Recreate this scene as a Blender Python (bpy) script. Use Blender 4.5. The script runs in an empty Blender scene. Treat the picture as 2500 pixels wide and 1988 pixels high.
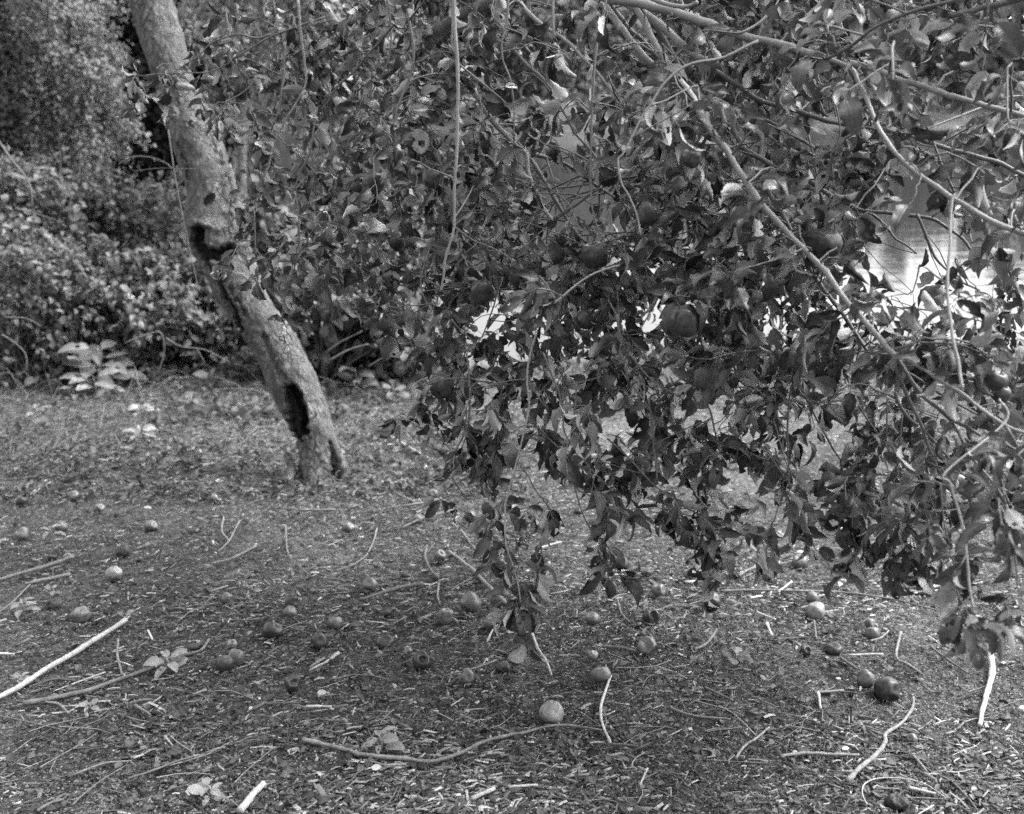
import bpy, math, random
import numpy as np
from mathutils import Vector, Matrix

random.seed(7)
rng = np.random.default_rng(11)
SC = bpy.context.scene
COL = SC.collection

# ------------------------------------------------------------------ camera, sky, sun, exposure
F, CX, CY = 2680.0, 1250.0, 994.0
CAMH, PITCH = 1.51, math.radians(17.9)
cd = bpy.data.cameras.new('camera')
cam = bpy.data.objects.new('camera', cd)
COL.objects.link(cam)
cam.location = (0, 0, CAMH)
cam.rotation_euler = (math.radians(90) - PITCH, 0, 0)
cd.sensor_width = 36.0
cd.lens = 36.0 * F / 2500.0
cd.clip_start = 0.05
cd.clip_end = 600
cd.dof.use_dof = True
cd.dof.focus_distance = 3.25
cd.dof.aperture_fstop = 3.1
SC.camera = cam

SUN_EL, SUN_AZ = math.radians(55), math.radians(74)      # azimuth from +Y (view direction) towards +X
w = bpy.data.worlds.new('World')
SC.world = w
w.use_nodes = True
nt = w.node_tree
sky = nt.nodes.new('ShaderNodeTexSky')
sky.sky_type = 'NISHITA'
sky.sun_disc = False
sky.sun_elevation = SUN_EL
sky.sun_rotation = SUN_AZ
sky.air_density = 1.6
sky.dust_density = 5.0
bw = nt.nodes.new('ShaderNodeRGBToBW')
bgn = nt.nodes['Background']
bgn.inputs['Strength'].default_value = 0.15
nt.links.new(sky.outputs[0], bw.inputs[0])
nt.links.new(bw.outputs[0], bgn.inputs['Color'])

sl = bpy.data.lights.new('sun', 'SUN')
sl.energy = 0.9
sl.angle = math.radians(25)
sl.color = (1, 1, 1)
sun = bpy.data.objects.new('sun', sl)
COL.objects.link(sun)
sd = Vector((math.cos(SUN_EL) * math.sin(SUN_AZ), math.cos(SUN_EL) * math.cos(SUN_AZ), math.sin(SUN_EL)))
sun.rotation_euler = sd.to_track_quat('Z', 'Y').to_euler()

SC.view_settings.view_transform = 'Standard'
SC.view_settings.look = 'None'
SC.view_settings.exposure = 2.35
SC.view_settings.gamma = 1.0
SC.view_settings.use_curve_mapping = False
SC.cycles.use_denoising = False
SC.cycles.max_bounces = 6
SC.cycles.diffuse_bounces = 2
SC.cycles.glossy_bounces = 2
SC.cycles.transmission_bounces = 3
SC.cycles.caustics_reflective = False
SC.cycles.caustics_refractive = False

SP, CP = math.sin(PITCH), math.cos(PITCH)


def P(px, py, z):
    """place of a point seen at a pixel of the 2500 px photograph, z metres in front of the lens"""
    a, b = (px - CX) / F * z, -(py - CY) / F * z
    return Vector((a, b * SP + z * CP, CAMH + b * CP - z * SP))


def proj(v):
    x, y, zz = v[0], v[1], v[2] - CAMH
    d = y * CP - zz * SP
    u = y * SP + zz * CP
    return CX + F * x / d, CY - F * u / d, d


# ------------------------------------------------------------------ noise
def _h(ix, iy, iz, seed):
    n = (ix.astype(np.int64) * 73856093) ^ (iy.astype(np.int64) * 19349663) ^ (iz.astype(np.int64) * 83492791) ^ (seed * 2654435761)
    n = (n ^ (n >> 13)) * 1274126177
    n = n ^ (n >> 16)
    return (n & 0xFFFFFF) / float(0xFFFFFF)


def vnoise(x, y, z=0.0, seed=0):
    x = np.asarray(x, float); y = np.asarray(y, float); z = np.asarray(z, float) + x * 0
    fx, fy, fz = np.floor(x), np.floor(y), np.floor(z)
    tx, ty, tz = x - fx, y - fy, z - fz
    tx, ty, tz = tx * tx * (3 - 2 * tx), ty * ty * (3 - 2 * ty), tz * tz * (3 - 2 * tz)
    r = 0
    for a in (0, 1):
        for b in (0, 1):
            for c in (0, 1):
                wgt = (tx if a else 1 - tx) * (ty if b else 1 - ty) * (tz if c else 1 - tz)
                r = r + wgt * _h(fx + a, fy + b, fz + c, seed)
    return r * 2 - 1


def fbm(x, y, z=0.0, o=4, seed=0):
    r, a, f = 0, 1.0, 1.0
    for i in range(o):
        r = r + a * vnoise(np.asarray(x) * f, np.asarray(y) * f, np.asarray(z) * f, seed + i)
        a *= 0.5; f *= 2.03
    return r


def sstep(a, b, x):
    t = np.clip((np.asarray(x, float) - a) / (b - a), 0, 1)
    return t * t * (3 - 2 * t)


# ------------------------------------------------------------------ terrain
WATER = -1.47


def land(x, y):
    x = np.asarray(x, float); y = np.asarray(y, float)
    yy = np.clip(y, -6, 60)
    base = np.maximum(-0.13 * yy, -1.30)
    base = base + 0.035 * fbm(x * 0.5 + 3, y * 0.5, 0, 3, 5) * sstep(0.5, 3, y)
    base = base + 0.020 * fbm(x * 2.3, y * 2.3, 0, 3, 21) * sstep(1.5, 2.5, y) * sstep(14, 10, y)
    near = 10.7 + 0.5 * vnoise(x * 0.35, y * 0, 0, 9) + 0.10 * np.clip(x, -3, 30)
    far = 45.0 + 2.2 * vnoise(x * 0.13, y * 0, 0, 12) + 4.5 * sstep(1.0, 9.0, x) - 2.5 * np.exp(-((x - 1.8) / 3.2) ** 2)
    left = -3.3 - 0.42 * (np.maximum(y, 10) - 11)
    d = np.minimum(np.minimum(y - near, far - y), np.minimum(x - left, 75 - x))
    pond = sstep(-0.5, 1.8, d)
    farrise = 0.25 * np.clip(y - far, 0, 6) + 0.03 * np.clip(y - far - 6, 0, 60)
    return base * (1 - pond) + (-2.3) * pond + farrise * (1 - pond)


def gz(x, y):
    return float(land(x, y))


def G(px, py):
    """where the ray through a pixel meets the ground"""
    d = P(px, py, 1.0) - Vector((0, 0, CAMH))
    lo, t = 1.0, 1.0
    while t < 40:
        q = Vector((0, 0, CAMH)) + d * t
        if q.z < gz(q.x, q.y):
            break
        lo = t
        t += 0.25
    hi = t
    for _ in range(12):
        m = (lo + hi) / 2
        q = Vector((0, 0, CAMH)) + d * m
        if q.z < gz(q.x, q.y):
            hi = m
        else:
            lo = m
    q = Vector((0, 0, CAMH)) + d * hi
    return Vector((q.x, q.y, gz(q.x, q.y)))


# ------------------------------------------------------------------ materials
def nodes(name):
    m = bpy.data.materials.new(name)
    m.use_nodes = True
    t = m.node_tree
    return m, t, t.nodes['Principled BSDF']


class NB:
    def __init__(s, t): s.t = t
    def n(s, k, **kw):
        o = s.t.nodes.new(k)
        for a, b in kw.items(): setattr(o, a, b)
        return o
    def l(s, a, b): s.t.links.new(a, b)
    def math(s, op, a, b=None, c=None, clamp=False):
        o = s.n('ShaderNodeMath', operation=op, use_clamp=clamp)
        for i, v in enumerate((a, b, c)):
            if v is None: continue
            if isinstance(v, (int, float)): o.inputs[i].default_value = v
            else: s.l(v, o.inputs[i])
        return o.outputs[0]
    def noise(s, vec, scale, detail=4, rough=0.6, dist=0.0):
        o = s.n('ShaderNodeTexNoise')
        o.inputs['Scale'].default_value = scale; o.inputs['Detail'].default_value = detail
        o.inputs['Roughness'].default_value = rough; o.inputs['Distortion'].default_value = dist
        if vec is not None: s.l(vec, o.inputs['Vector'])
        return o.outputs['Fac']
    def voro(s, vec, scale, feature='F1', out='Distance', rnd=1.0):
        o = s.n('ShaderNodeTexVoronoi', feature=feature)
        o.inputs['Scale'].default_value = scale; o.inputs['Randomness'].default_value = rnd
        if vec is not None: s.l(vec, o.inputs['Vector'])
        return o.outputs[out]
    def ramp(s, fac, stops):
        o = s.n('ShaderNodeValToRGB')
        e = o.color_ramp.elements
        while len(e) > 1: e.remove(e[-1])
        e[0].position = stops[0][0]; v = stops[0][1]; e[0].color = (v, v, v, 1)
        for p, v in stops[1:]:
            q = e.new(p); q.color = (v, v, v, 1)
        s.l(fac, o.inputs[0])
        return o.outputs[0]
    def mapr(s, v, a, b, c, d):
        o = s.n('ShaderNodeMapRange')
        for i, k in enumerate((a, b, c, d)): o.inputs[i + 1].default_value = k
        s.l(v, o.inputs[0]); return o.outputs[0]
    def scale(s, vec, sc):
        o = s.n('ShaderNodeMapping'); o.inputs['Scale'].default_value = sc
        s.l(vec, o.inputs['Vector']); return o.outputs[0]
    def bump(s, h, strength, dist, bsdf, normal=None):
        o = s.n('ShaderNodeBump'); o.inputs['Strength'].default_value = strength; o.inputs['Distance'].default_value = dist
        s.l(h, o.inputs['Height'])
        if normal is not None: s.l(normal, o.inputs['Normal'])
        s.l(o.outputs[0], bsdf.inputs['Normal']); return o.outputs[0]


def leaf_mat(name, front, back, spread=0.5, gloss=0.42, trans=0.25, spots=True, spec=0.5):
    m, t, b = nodes(name); k = NB(t)
    uv = k.n('ShaderNodeUVMap').outputs[0]
    at = k.n('ShaderNodeAttribute', attribute_name='shade').outputs['Fac']
    rn = k.n('ShaderNodeObjectInfo').outputs['Random']
    sh = k.math('FRACT', k.math('ADD', at, rn))
    sep = k.n('ShaderNodeSeparateXYZ'); k.l(uv, sep.inputs[0])
    u, v = sep.outputs[0], sep.outputs[1]
    av = k.math('ABSOLUTE', v)
    mid = k.math('SUBTRACT', 1.0, k.mapr(av, 0.0, 0.07, 0.0, 1.0))
    ph = k.math('SUBTRACT', k.math('MULTIPLY', u, 8.0), k.math('MULTIPLY', av, 2.6))
    sv = k.math('ABSOLUTE', k.math('SUBTRACT', k.math('FRACT', ph), 0.5))
    side = k.math('SUBTRACT', 1.0, k.mapr(sv, 0.0, 0.09, 0.0, 1.0))
    vein = k.math('MAXIMUM', mid, k.math('MULTIPLY', side, 0.55), clamp=True)
    off = k.n('ShaderNodeCombineXYZ'); k.l(k.math('MULTIPLY', sh, 37.0), off.inputs[2]); k.l(k.math('MULTIPLY', sh, 91.0), off.inputs[0])
    va = k.n('ShaderNodeVectorMath', operation='ADD'); k.l(uv, va.inputs[0]); k.l(off.outputs[0], va.inputs[1])
    n1 = k.noise(va.outputs[0], 4.0, 5, 0.7)
    tone = k.math('ADD', k.mapr(sh, 0, 1, 1 - spread, 1 + spread), k.mapr(n1, 0.3, 0.7, -0.35, 0.35))
    geo = k.n('ShaderNodeNewGeometry').outputs['Backfacing']
    base = k.mapr(geo, 0, 1, front, back)
    col = k.math('MULTIPLY', base, tone)
    col = k.math('ADD', col, k.math('MULTIPLY', vein, front * 0.45))
    if spots:
        vd = k.voro(k.scale(va.outputs[0], (7, 3.2, 1)), 1.0)
        ring = k.math('SUBTRACT', 1.0, k.mapr(k.math('ABSOLUTE', k.math('SUBTRACT', vd, 0.09)), 0.0, 0.03, 0.0, 1.0), clamp=True)
        core = k.math('SUBTRACT', 1.0, k.mapr(vd, 0.04, 0.06, 0.0, 1.0), clamp=True)
        gate = k.math('GREATER_THAN', k.noise(va.outputs[0], 1.6, 1), 0.5)
        col = k.math('ADD', col, k.math('MULTIPLY', k.math('MULTIPLY', ring, gate), 0.09))
        col = k.math('SUBTRACT', col, k.math('MULTIPLY', k.math('MULTIPLY', core, gate), front * 0.5))
        brown = k.mapr(k.noise(va.outputs[0], 2.2, 3), 0.56, 0.66, 0.0, 1.0)
        col = k.math('MULTIPLY', col, k.math('SUBTRACT', 1.0, k.math('MULTIPLY', brown, 0.45)))
        fl = k.math('LESS_THAN', k.voro(k.scale(va.outputs[0], (26, 12, 1)), 1.0), 0.10)
        col = k.math('ADD', col, k.math('MULTIPLY', k.math('MULTIPLY', fl, k.math('GREATER_THAN', n1, 0.56)), 0.22))
    col = k.math('MAXIMUM', col, 0.012)
    cc = k.n('ShaderNodeCombineColor'); [k.l(col, cc.inputs[i]) for i in range(3)]
    k.l(cc.outputs[0], b.inputs['Base Color'])
    b.inputs['Roughness'].default_value = gloss
    b.inputs['Specular IOR Level'].default_value = spec
    nrm = k.bump(k.math('ADD', k.math('MULTIPLY', vein, -1.0), k.math('MULTIPLY', n1, 1.2)), 0.5, 0.0012, b)
    out = t.nodes['Material Output']
    tr = k.n('ShaderNodeBsdfTranslucent'); k.l(cc.outputs[0], tr.inputs['Color'])
    mx = k.n('ShaderNodeMixShader'); mx.inputs[0].default_value = trans
    k.l(b.outputs[0], mx.inputs[1]); k.l(tr.outputs[0], mx.inputs[2]); k.l(mx.outputs[0], out.inputs[0])
    return m


def rough_mat(name, lo, hi, scale=8, rough=0.85, bump=0.5, bdist=0.004, stretch=(1, 1, 1), shade=0.0, spec=0.3, fine=60, coord='Object'):
    m, t, b = nodes(name); k = NB(t)
    tc = k.n('ShaderNodeTexCoord').outputs[coord]
    v = k.scale(tc, stretch)
    n1 = k.noise(v, scale, 6, 0.65)
    n2 = k.noise(v, fine, 4, 0.6)
    f = k.math('ADD', k.math('MULTIPLY', n1, 0.65), k.math('MULTIPLY', n2, 0.35))
    col = k.mapr(f, 0.32, 0.68, lo, hi)
    if shade:
        at = k.n('ShaderNodeAttribute', attribute_name='shade').outputs['Fac']
        rn = k.n('ShaderNodeObjectInfo').outputs['Random']
        sh = k.math('FRACT', k.math('ADD', at, rn))
        col = k.math('MULTIPLY', col, k.mapr(sh, 0, 1, 1 - shade, 1 + shade))
    col = k.math('MAXIMUM', col, 0.01)
    cc = k.n('ShaderNodeCombineColor'); [k.l(col, cc.inputs[i]) for i in range(3)]
    k.l(cc.outputs[0], b.inputs['Base Color'])
    b.inputs['Roughness'].default_value = rough
    b.inputs['Specular IOR Level'].default_value = spec
    k.bump(f, bump, bdist, b)
    return m


def attr_mat(name, lo, hi, power=1.6, rough=0.8, spec=0.3):
    """litter: each piece has its own tone"""
    m, t, b = nodes(name); k = NB(t)
    at = k.n('ShaderNodeAttribute', attribute_name='shade').outputs['Fac']
    tc = k.n('ShaderNodeTexCoord').outputs['Object']
    n1 = k.noise(tc, 160, 3, 0.6)
    col = k.mapr(k.math('POWER', at, power), 0, 1, lo, hi)
    col = k.math('MULTIPLY', col, k.mapr(n1, 0.3, 0.7, 0.65, 1.3))
    cc = k.n('ShaderNodeCombineColor'); [k.l(col, cc.inputs[i]) for i in range(3)]
    k.l(cc.outputs[0], b.inputs['Base Color'])
    b.inputs['Roughness'].default_value = rough
    b.inputs['Specular IOR Level'].default_value = spec
    k.bump(n1, 0.4, 0.002, b)
    return m


def ground_mat():
    m, t, b = nodes('soil'); k = NB(t)
    tc = k.n('ShaderNodeTexCoord').outputs['Object']
    big = k.noise(tc, 0.9, 5, 0.6)
    med = k.noise(tc, 7.0, 6, 0.7)
    fin = k.noise(tc, 130.0, 5, 0.7)
    crumbs = k.n('ShaderNodeTexVoronoi'); crumbs.inputs['Scale'].default_value = 120
    k.l(k.scale(tc, (1, 1, 0.3)), crumbs.inputs['Vector'])
    sepc = k.n('ShaderNodeSeparateColor'); k.l(crumbs.outputs['Color'], sepc.inputs[0])
    chip = k.math('GREATER_THAN', sepc.outputs[0], 0.62)
    v2 = k.n('ShaderNodeTexVoronoi'); v2.inputs['Scale'].default_value = 46
    k.l(k.scale(tc, (1, 1.5, 0.3)), v2.inputs['Vector'])
    sep2 = k.n('ShaderNodeSeparateColor'); k.l(v2.outputs['Color'], sep2.inputs[0])
    sand = k.mapr(big, 0.50, 0.64, 0.0, 1.0)
    base = k.math('ADD', k.mapr(med, 0.3, 0.7, 0.014, 0.055), k.math('MULTIPLY', sand, 0.045))
    col = k.math('MULTIPLY', base, k.mapr(fin, 0.3, 0.7, 0.45, 1.6))
    col = k.math('ADD', col, k.math('MULTIPLY', k.math('MULTIPLY', chip, sepc.outputs[1]), 0.10))
    col = k.math('MULTIPLY', col, k.mapr(sep2.outputs[1], 0, 1, 0.65, 1.35))
    cc = k.n('ShaderNodeCombineColor'); [k.l(col, cc.inputs[i]) for i in range(3)]
    k.l(cc.outputs[0], b.inputs['Base Color'])
    b.inputs['Roughness'].default_value = 0.9
    b.inputs['Specular IOR Level'].default_value = 0.25
    h = k.math('ADD', k.math('MULTIPLY', k.math('SUBTRACT', 1.0, crumbs.outputs['Distance']), 0.5), k.math('ADD', fin, k.math('MULTIPLY', v2.outputs['Distance'], -1.2)))
    k.bump(h, 0.9, 0.010, b)
    return m


def bark_mat():
    m, t, b = nodes('old_bark'); k = NB(t)
    tc = k.n('ShaderNodeTexCoord').outputs['Object']
    v = k.scale(tc, (1, 1, 0.42))
    wob = k.n('ShaderNodeTexNoise'); wob.inputs['Scale'].default_value = 9; k.l(v, wob.inputs['Vector'])
    va = k.n('ShaderNodeVectorMath', operation='MULTIPLY_ADD'); k.l(wob.outputs['Color'], va.inputs[0])
    va.inputs[1].default_value = (0.10, 0.10, 0.10); k.l(v, va.inputs[2])
    vv = va.outputs[0]
    n1 = k.noise(vv, 7, 6, 0.65)
    n2 = k.noise(vv, 34, 5, 0.7)
    n3 = k.noise(tc, 170, 3, 0.6)
    crack = k.voro(vv, 26, 'DISTANCE_TO_EDGE')
    crackm = k.mapr(crack, 0.0, 0.12, 0.0, 1.0)
    patch = k.mapr(n2, 0.42, 0.60, 0.0, 1.0)
    col = k.mapr(n1, 0.3, 0.7, 0.085, 0.20)
    col = k.math('MULTIPLY', col, k.mapr(patch, 0, 1, 0.62, 1.15))
    crk = k.math('MAXIMUM', crackm, k.mapr(n1, 0.45, 0.6, 1.0, 0.0))
    col = k.math('MULTIPLY', col, k.mapr(crk, 0, 1, 0.38, 1.0))
    col = k.math('MULTIPLY', col, k.mapr(n3, 0.3, 0.7, 0.8, 1.2))
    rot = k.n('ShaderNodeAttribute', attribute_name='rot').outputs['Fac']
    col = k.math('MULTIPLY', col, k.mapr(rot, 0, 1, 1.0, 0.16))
    cc = k.n('ShaderNodeCombineColor'); [k.l(col, cc.inputs[i]) for i in range(3)]
    k.l(cc.outputs[0], b.inputs['Base Color'])
    b.inputs['Roughness'].default_value = 0.8
    b.inputs['Specular IOR Level'].default_value = 0.25
    h = k.math('ADD', k.math('MULTIPLY', patch, 0.5), k.math('ADD', k.math('MULTIPLY', crk, 0.6), k.math('MULTIPLY', n3, 0.35)))
    k.bump(h, 1.0, 0.014, b)
    return m


def twig_mat(name, lo, hi):
    m, t, b = nodes(name); k = NB(t)
    tc = k.n('ShaderNodeTexCoord').outputs['Object']
    n1 = k.noise(tc, 14, 4, 0.6)
    n2 = k.noise(tc, 120, 4, 0.7)
    lent = k.math('LESS_THAN', k.voro(k.scale(tc, (150, 150, 150)), 1.0), 0.22)
    col = k.mapr(k.math('ADD', k.math('MULTIPLY', n1, 0.6), k.math('MULTIPLY', n2, 0.4)), 0.3, 0.7, lo, hi)
    col = k.math('ADD', col, k.math('MULTIPLY', lent, hi * 0.4))
    cc = k.n('ShaderNodeCombineColor'); [k.l(col, cc.inputs[i]) for i in range(3)]
    k.l(cc.outputs[0], b.inputs['Base Color'])
    b.inputs['Roughness'].default_value = 0.55
    b.inputs['Specular IOR Level'].default_value = 0.4
    k.bump(n2, 0.5, 0.002, b)
    return m


def apple_mat(name, lo, hi, rough=0.32, spec=0.5, wrinkle=0.0):
    m, t, b = nodes(name); k = NB(t)
    tc = k.n('ShaderNodeTexCoord').outputs['Object']
    rn = k.n('ShaderNodeObjectInfo').outputs['Random']
    off = k.n('ShaderNodeCombineXYZ'); k.l(k.math('MULTIPLY', rn, 9.0), off.inputs[0])
    va = k.n('ShaderNodeVectorMath', operation='ADD'); k.l(tc, va.inputs[0]); k.l(off.outputs[0], va.inputs[1])
    v = va.outputs[0]
    n1 = k.noise(v, 22, 4, 0.6)
    st = k.noise(k.scale(v, (1, 1, 0.12)), 130, 3, 0.6)
    col = k.mapr(k.math('ADD', k.math('MULTIPLY', n1, 0.7), k.math('MULTIPLY', st, 0.3)), 0.3, 0.7, lo, hi)
    dot = k.math('LESS_THAN', k.voro(v, 190), 0.16)
    col = k.math('ADD', col, k.math('MULTIPLY', dot, 0.07))
    blot = k.mapr(k.noise(v, 30, 4, 0.65), 0.56, 0.66, 0.0, 1.0)
    col = k.math('MULTIPLY', col, k.math('SUBTRACT', 1.0, k.math('MULTIPLY', blot, 0.62)))
    cc = k.n('ShaderNodeCombineColor'); [k.l(col, cc.inputs[i]) for i in range(3)]
    k.l(cc.outputs[0], b.inputs['Base Color'])
    b.inputs['Roughness'].default_value = rough
    b.inputs['Specular IOR Level'].default_value = spec
    k.bump(k.noise(v, 90, 3, 0.6), 0.15 + wrinkle, 0.002 + 0.004 * wrinkle, b)
    return m


def water_mat():
    m, t, b = nodes('pond_water'); k = NB(t)
    tc = k.n('ShaderNodeTexCoord').outputs['Object']
    b.inputs['Base Color'].default_value = (0.03, 0.03, 0.03, 1)
    b.inputs['Roughness'].default_value = 0.04
    b.inputs['IOR'].default_value = 1.33
    n = k.math('ADD', k.noise(k.scale(tc, (0.5, 1.6, 1)), 1.6, 4, 0.55), k.math('MULTIPLY', k.noise(k.scale(tc, (1, 2.5, 1)), 6, 2, 0.5), 0.25))
    k.bump(n, 0.2, 0.02, b)
    return m


M = dict(
    leaf=leaf_mat('apple_leaf', 0.058, 0.20, 0.85, 0.33, 0.14, spec=0.42),
    weed=leaf_mat('weed_leaf', 0.20, 0.22, 0.15, 0.5, 0.25, spots=False),
    vine=leaf_mat('vine_leaf', 0.095, 0.14, 0.7, 0.5, 0.22, spots=False, spec=0.25),
    shrub=leaf_mat('shrub_leaf', 0.15, 0.18, 0.45, 0.5, 0.3, spots=False, spec=0.3),
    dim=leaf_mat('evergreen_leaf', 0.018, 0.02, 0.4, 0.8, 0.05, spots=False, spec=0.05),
    far=leaf_mat('far_leaf', 0.10, 0.12, 0.45, 0.6, 0.3, spots=False, spec=0.2),
    ivy=leaf_mat('ivy_leaf', 0.065, 0.09, 0.7, 0.5, 0.2, spots=False, spec=0.2),
    dead=leaf_mat('dead_leaf', 0.06, 0.10, 0.7, 0.6, 0.1, spots=False, spec=0.3),
    paleleaf=leaf_mat('bleached_leaf', 0.42, 0.46, 0.15, 0.6, 0.2, spots=False),
    bark=bark_mat(),
    limb=twig_mat('limb_bark', 0.12, 0.26),
    twig=twig_mat('twig_bark', 0.05, 0.13),
    palewood=rough_mat('bleached_wood', 0.16, 0.48, 40, 0.75, 0.8, 0.004, (1, 1, 1), 0.1, fine=240),
    greywood=rough_mat('grey_stick', 0.06, 0.22, 40, 0.8, 0.9, 0.004, (1, 1, 1), 0.3, fine=240),
    darkwood=rough_mat('dark_stick', 0.05, 0.13, 16, 0.8, 0.7, 0.004, (1, 1, 1), 0.2),
    chips=attr_mat('wood_chip', 0.022, 0.38, 2.1),
    litter=attr_mat('litter', 0.016, 0.16, 1.8, 0.6),
    grass=attr_mat('dry_stems', 0.02, 0.24, 1.6, 0.6),
    soil=ground_mat(),
    water=water_mat(),
    adark=apple_mat('dark_apple_skin', 0.02, 0.05, 0.34, 0.35),
    ahang=apple_mat('red_apple_skin', 0.025, 0.06, 0.32, 0.4),
    amid=apple_mat('fallen_apple_skin', 0.055, 0.15, 0.34),
    apale=apple_mat('pale_apple_skin', 0.14, 0.27, 0.36),
    arot=apple_mat('rotten_apple_skin', 0.015, 0.05, 0.55, 0.4, 0.8),
)


# ------------------------------------------------------------------ mesh making
def mesh(name, V, loops, totals, mat, uv=None, attrs=None, smooth=True):
    V = np.asarray(V, np.float32).reshape(-1, 3)
    loops = np.asarray(loops, np.int32).ravel(); totals = np.asarray(totals, np.int32).ravel()
    me = bpy.data.meshes.new(name)
    me.vertices.add(len(V)); me.vertices.foreach_set('co', V.ravel())
    me.loops.add(len(loops)); me.loops.foreach_set('vertex_index', loops)
    me.polygons.add(len(totals))
    st = np.concatenate(([0], np.cumsum(totals)[:-1])).astype(np.int32)
    me.polygons.foreach_set('loop_start', st)
    if smooth: me.polygons.foreach_set('use_smooth', np.ones(len(totals), bool))
    if uv is not None:
        ul = me.uv_layers.new(name='UVMap')
        ul.data.foreach_set('uv', np.asarray(uv, np.float32)[loops].ravel())
    for k, a in (attrs or {}).items():
        at = me.attributes.new(k, 'FLOAT', 'POINT')
        at.data.foreach_set('value', np.asarray(a, np.float32).ravel())
    me.update(calc_edges=True)
    me.materials.append(mat)
    return me


def obj(name, me, parent=None, label=None, cat=None, group=None, kind=None):
    o = bpy.data.objects.new(name, me)
    COL.objects.link(o)
    if parent is not None: o.parent = parent
    if label: o['label'] = label
    if cat: o['category'] = cat
    if group: o['group'] = group
    if kind: o['kind'] = kind
    return o


class MB:
    """collects vertices and faces"""
    def __init__(s): s.V, s.L, s.T, s.n, s.sh = [], [], [], 0, []
    def add(s, V, F, shade=0.5):
        V = np.asarray(V, float).reshape(-1, 3)
        s.V.append(V)
        for f in F:
            s.L.extend(i + s.n for i in f); s.T.append(len(f))
        s.sh.append(np.full(len(V), shade)); s.n += len(V)
    def build(s, name, mat, parent=None, **k):
        me = mesh(name, np.concatenate(s.V), s.L, s.T, mat, attrs={'shade': np.concatenate(s.sh)})
        return obj(name, me, parent, **k)


def catmull(pts, step=None, n=None):
    pts = [np.asarray(p, float) for p in pts]
    if len(pts) == 2:
        k = n or 4
        return np.array([pts[0] + (pts[1] - pts[0]) * i / k for i in range(k + 1)])
    q = [2 * pts[0] - pts[1]] + pts + [2 * pts[-1] - pts[-2]]
    out = []
    for i in range(1, len(q) - 2):
        a, b, c, d = q[i - 1], q[i], q[i + 1], q[i + 2]
        k = n or 4
        for j in range(k):
            t = j / k
            out.append(0.5 * ((2 * b) + (-a + c) * t + (2 * a - 5 * b + 4 * c - d) * t * t + (-a + 3 * b - 3 * c + d) * t ** 3))
    out.append(pts[-1])
    return np.array(out)


def frames(C):
    T = np.gradient(C, axis=0)
    T /= np.linalg.norm(T, axis=1)[:, None] + 1e-9
    up = np.array([0.13, -1.0, 0.21]); up /= np.linalg.norm(up)
    X = np.cross(T, up); X /= np.linalg.norm(X, axis=1)[:, None] + 1e-9
    Y = np.cross(X, T)
    return T, X, Y


def tube(mb, C, R, sides=7, jitter=0.0, shade=0.5, nodes_every=0, cap=True):
    C = np.asarray(C, float); n = len(C)
    R = np.asarray(R, float) * np.ones(n)
    T, X, Y = frames(C)
    a = np.linspace(0, 2 * np.pi, sides, endpoint=False)
    rr = np.ones((n, sides))
    if jitter: rr += jitter * rng.standard_normal((n, sides)) * 0.5 + jitter * rng.standard_normal((n, 1)) * 0.6
    if nodes_every: rr[::nodes_every] *= 1.10
    V = C[:, None, :] + (R[:, None] * rr)[:, :, None] * (np.cos(a)[None, :, None] * X[:, None, :] + np.sin(a)[None, :, None] * Y[:, None, :])
    Fs = []
    for i in range(n - 1):
        for j in range(sides):
            k = (j + 1) % sides
            Fs.append((i * sides + j, i * sides + k, (i + 1) * sides + k, (i + 1) * sides + j))
    if cap:
        Fs.append(tuple(range(sides - 1, -1, -1))); Fs.append(tuple((n - 1) * sides + j for j in range(sides)))
    mb.add(V.reshape(-1, 3), Fs, shade)


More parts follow.
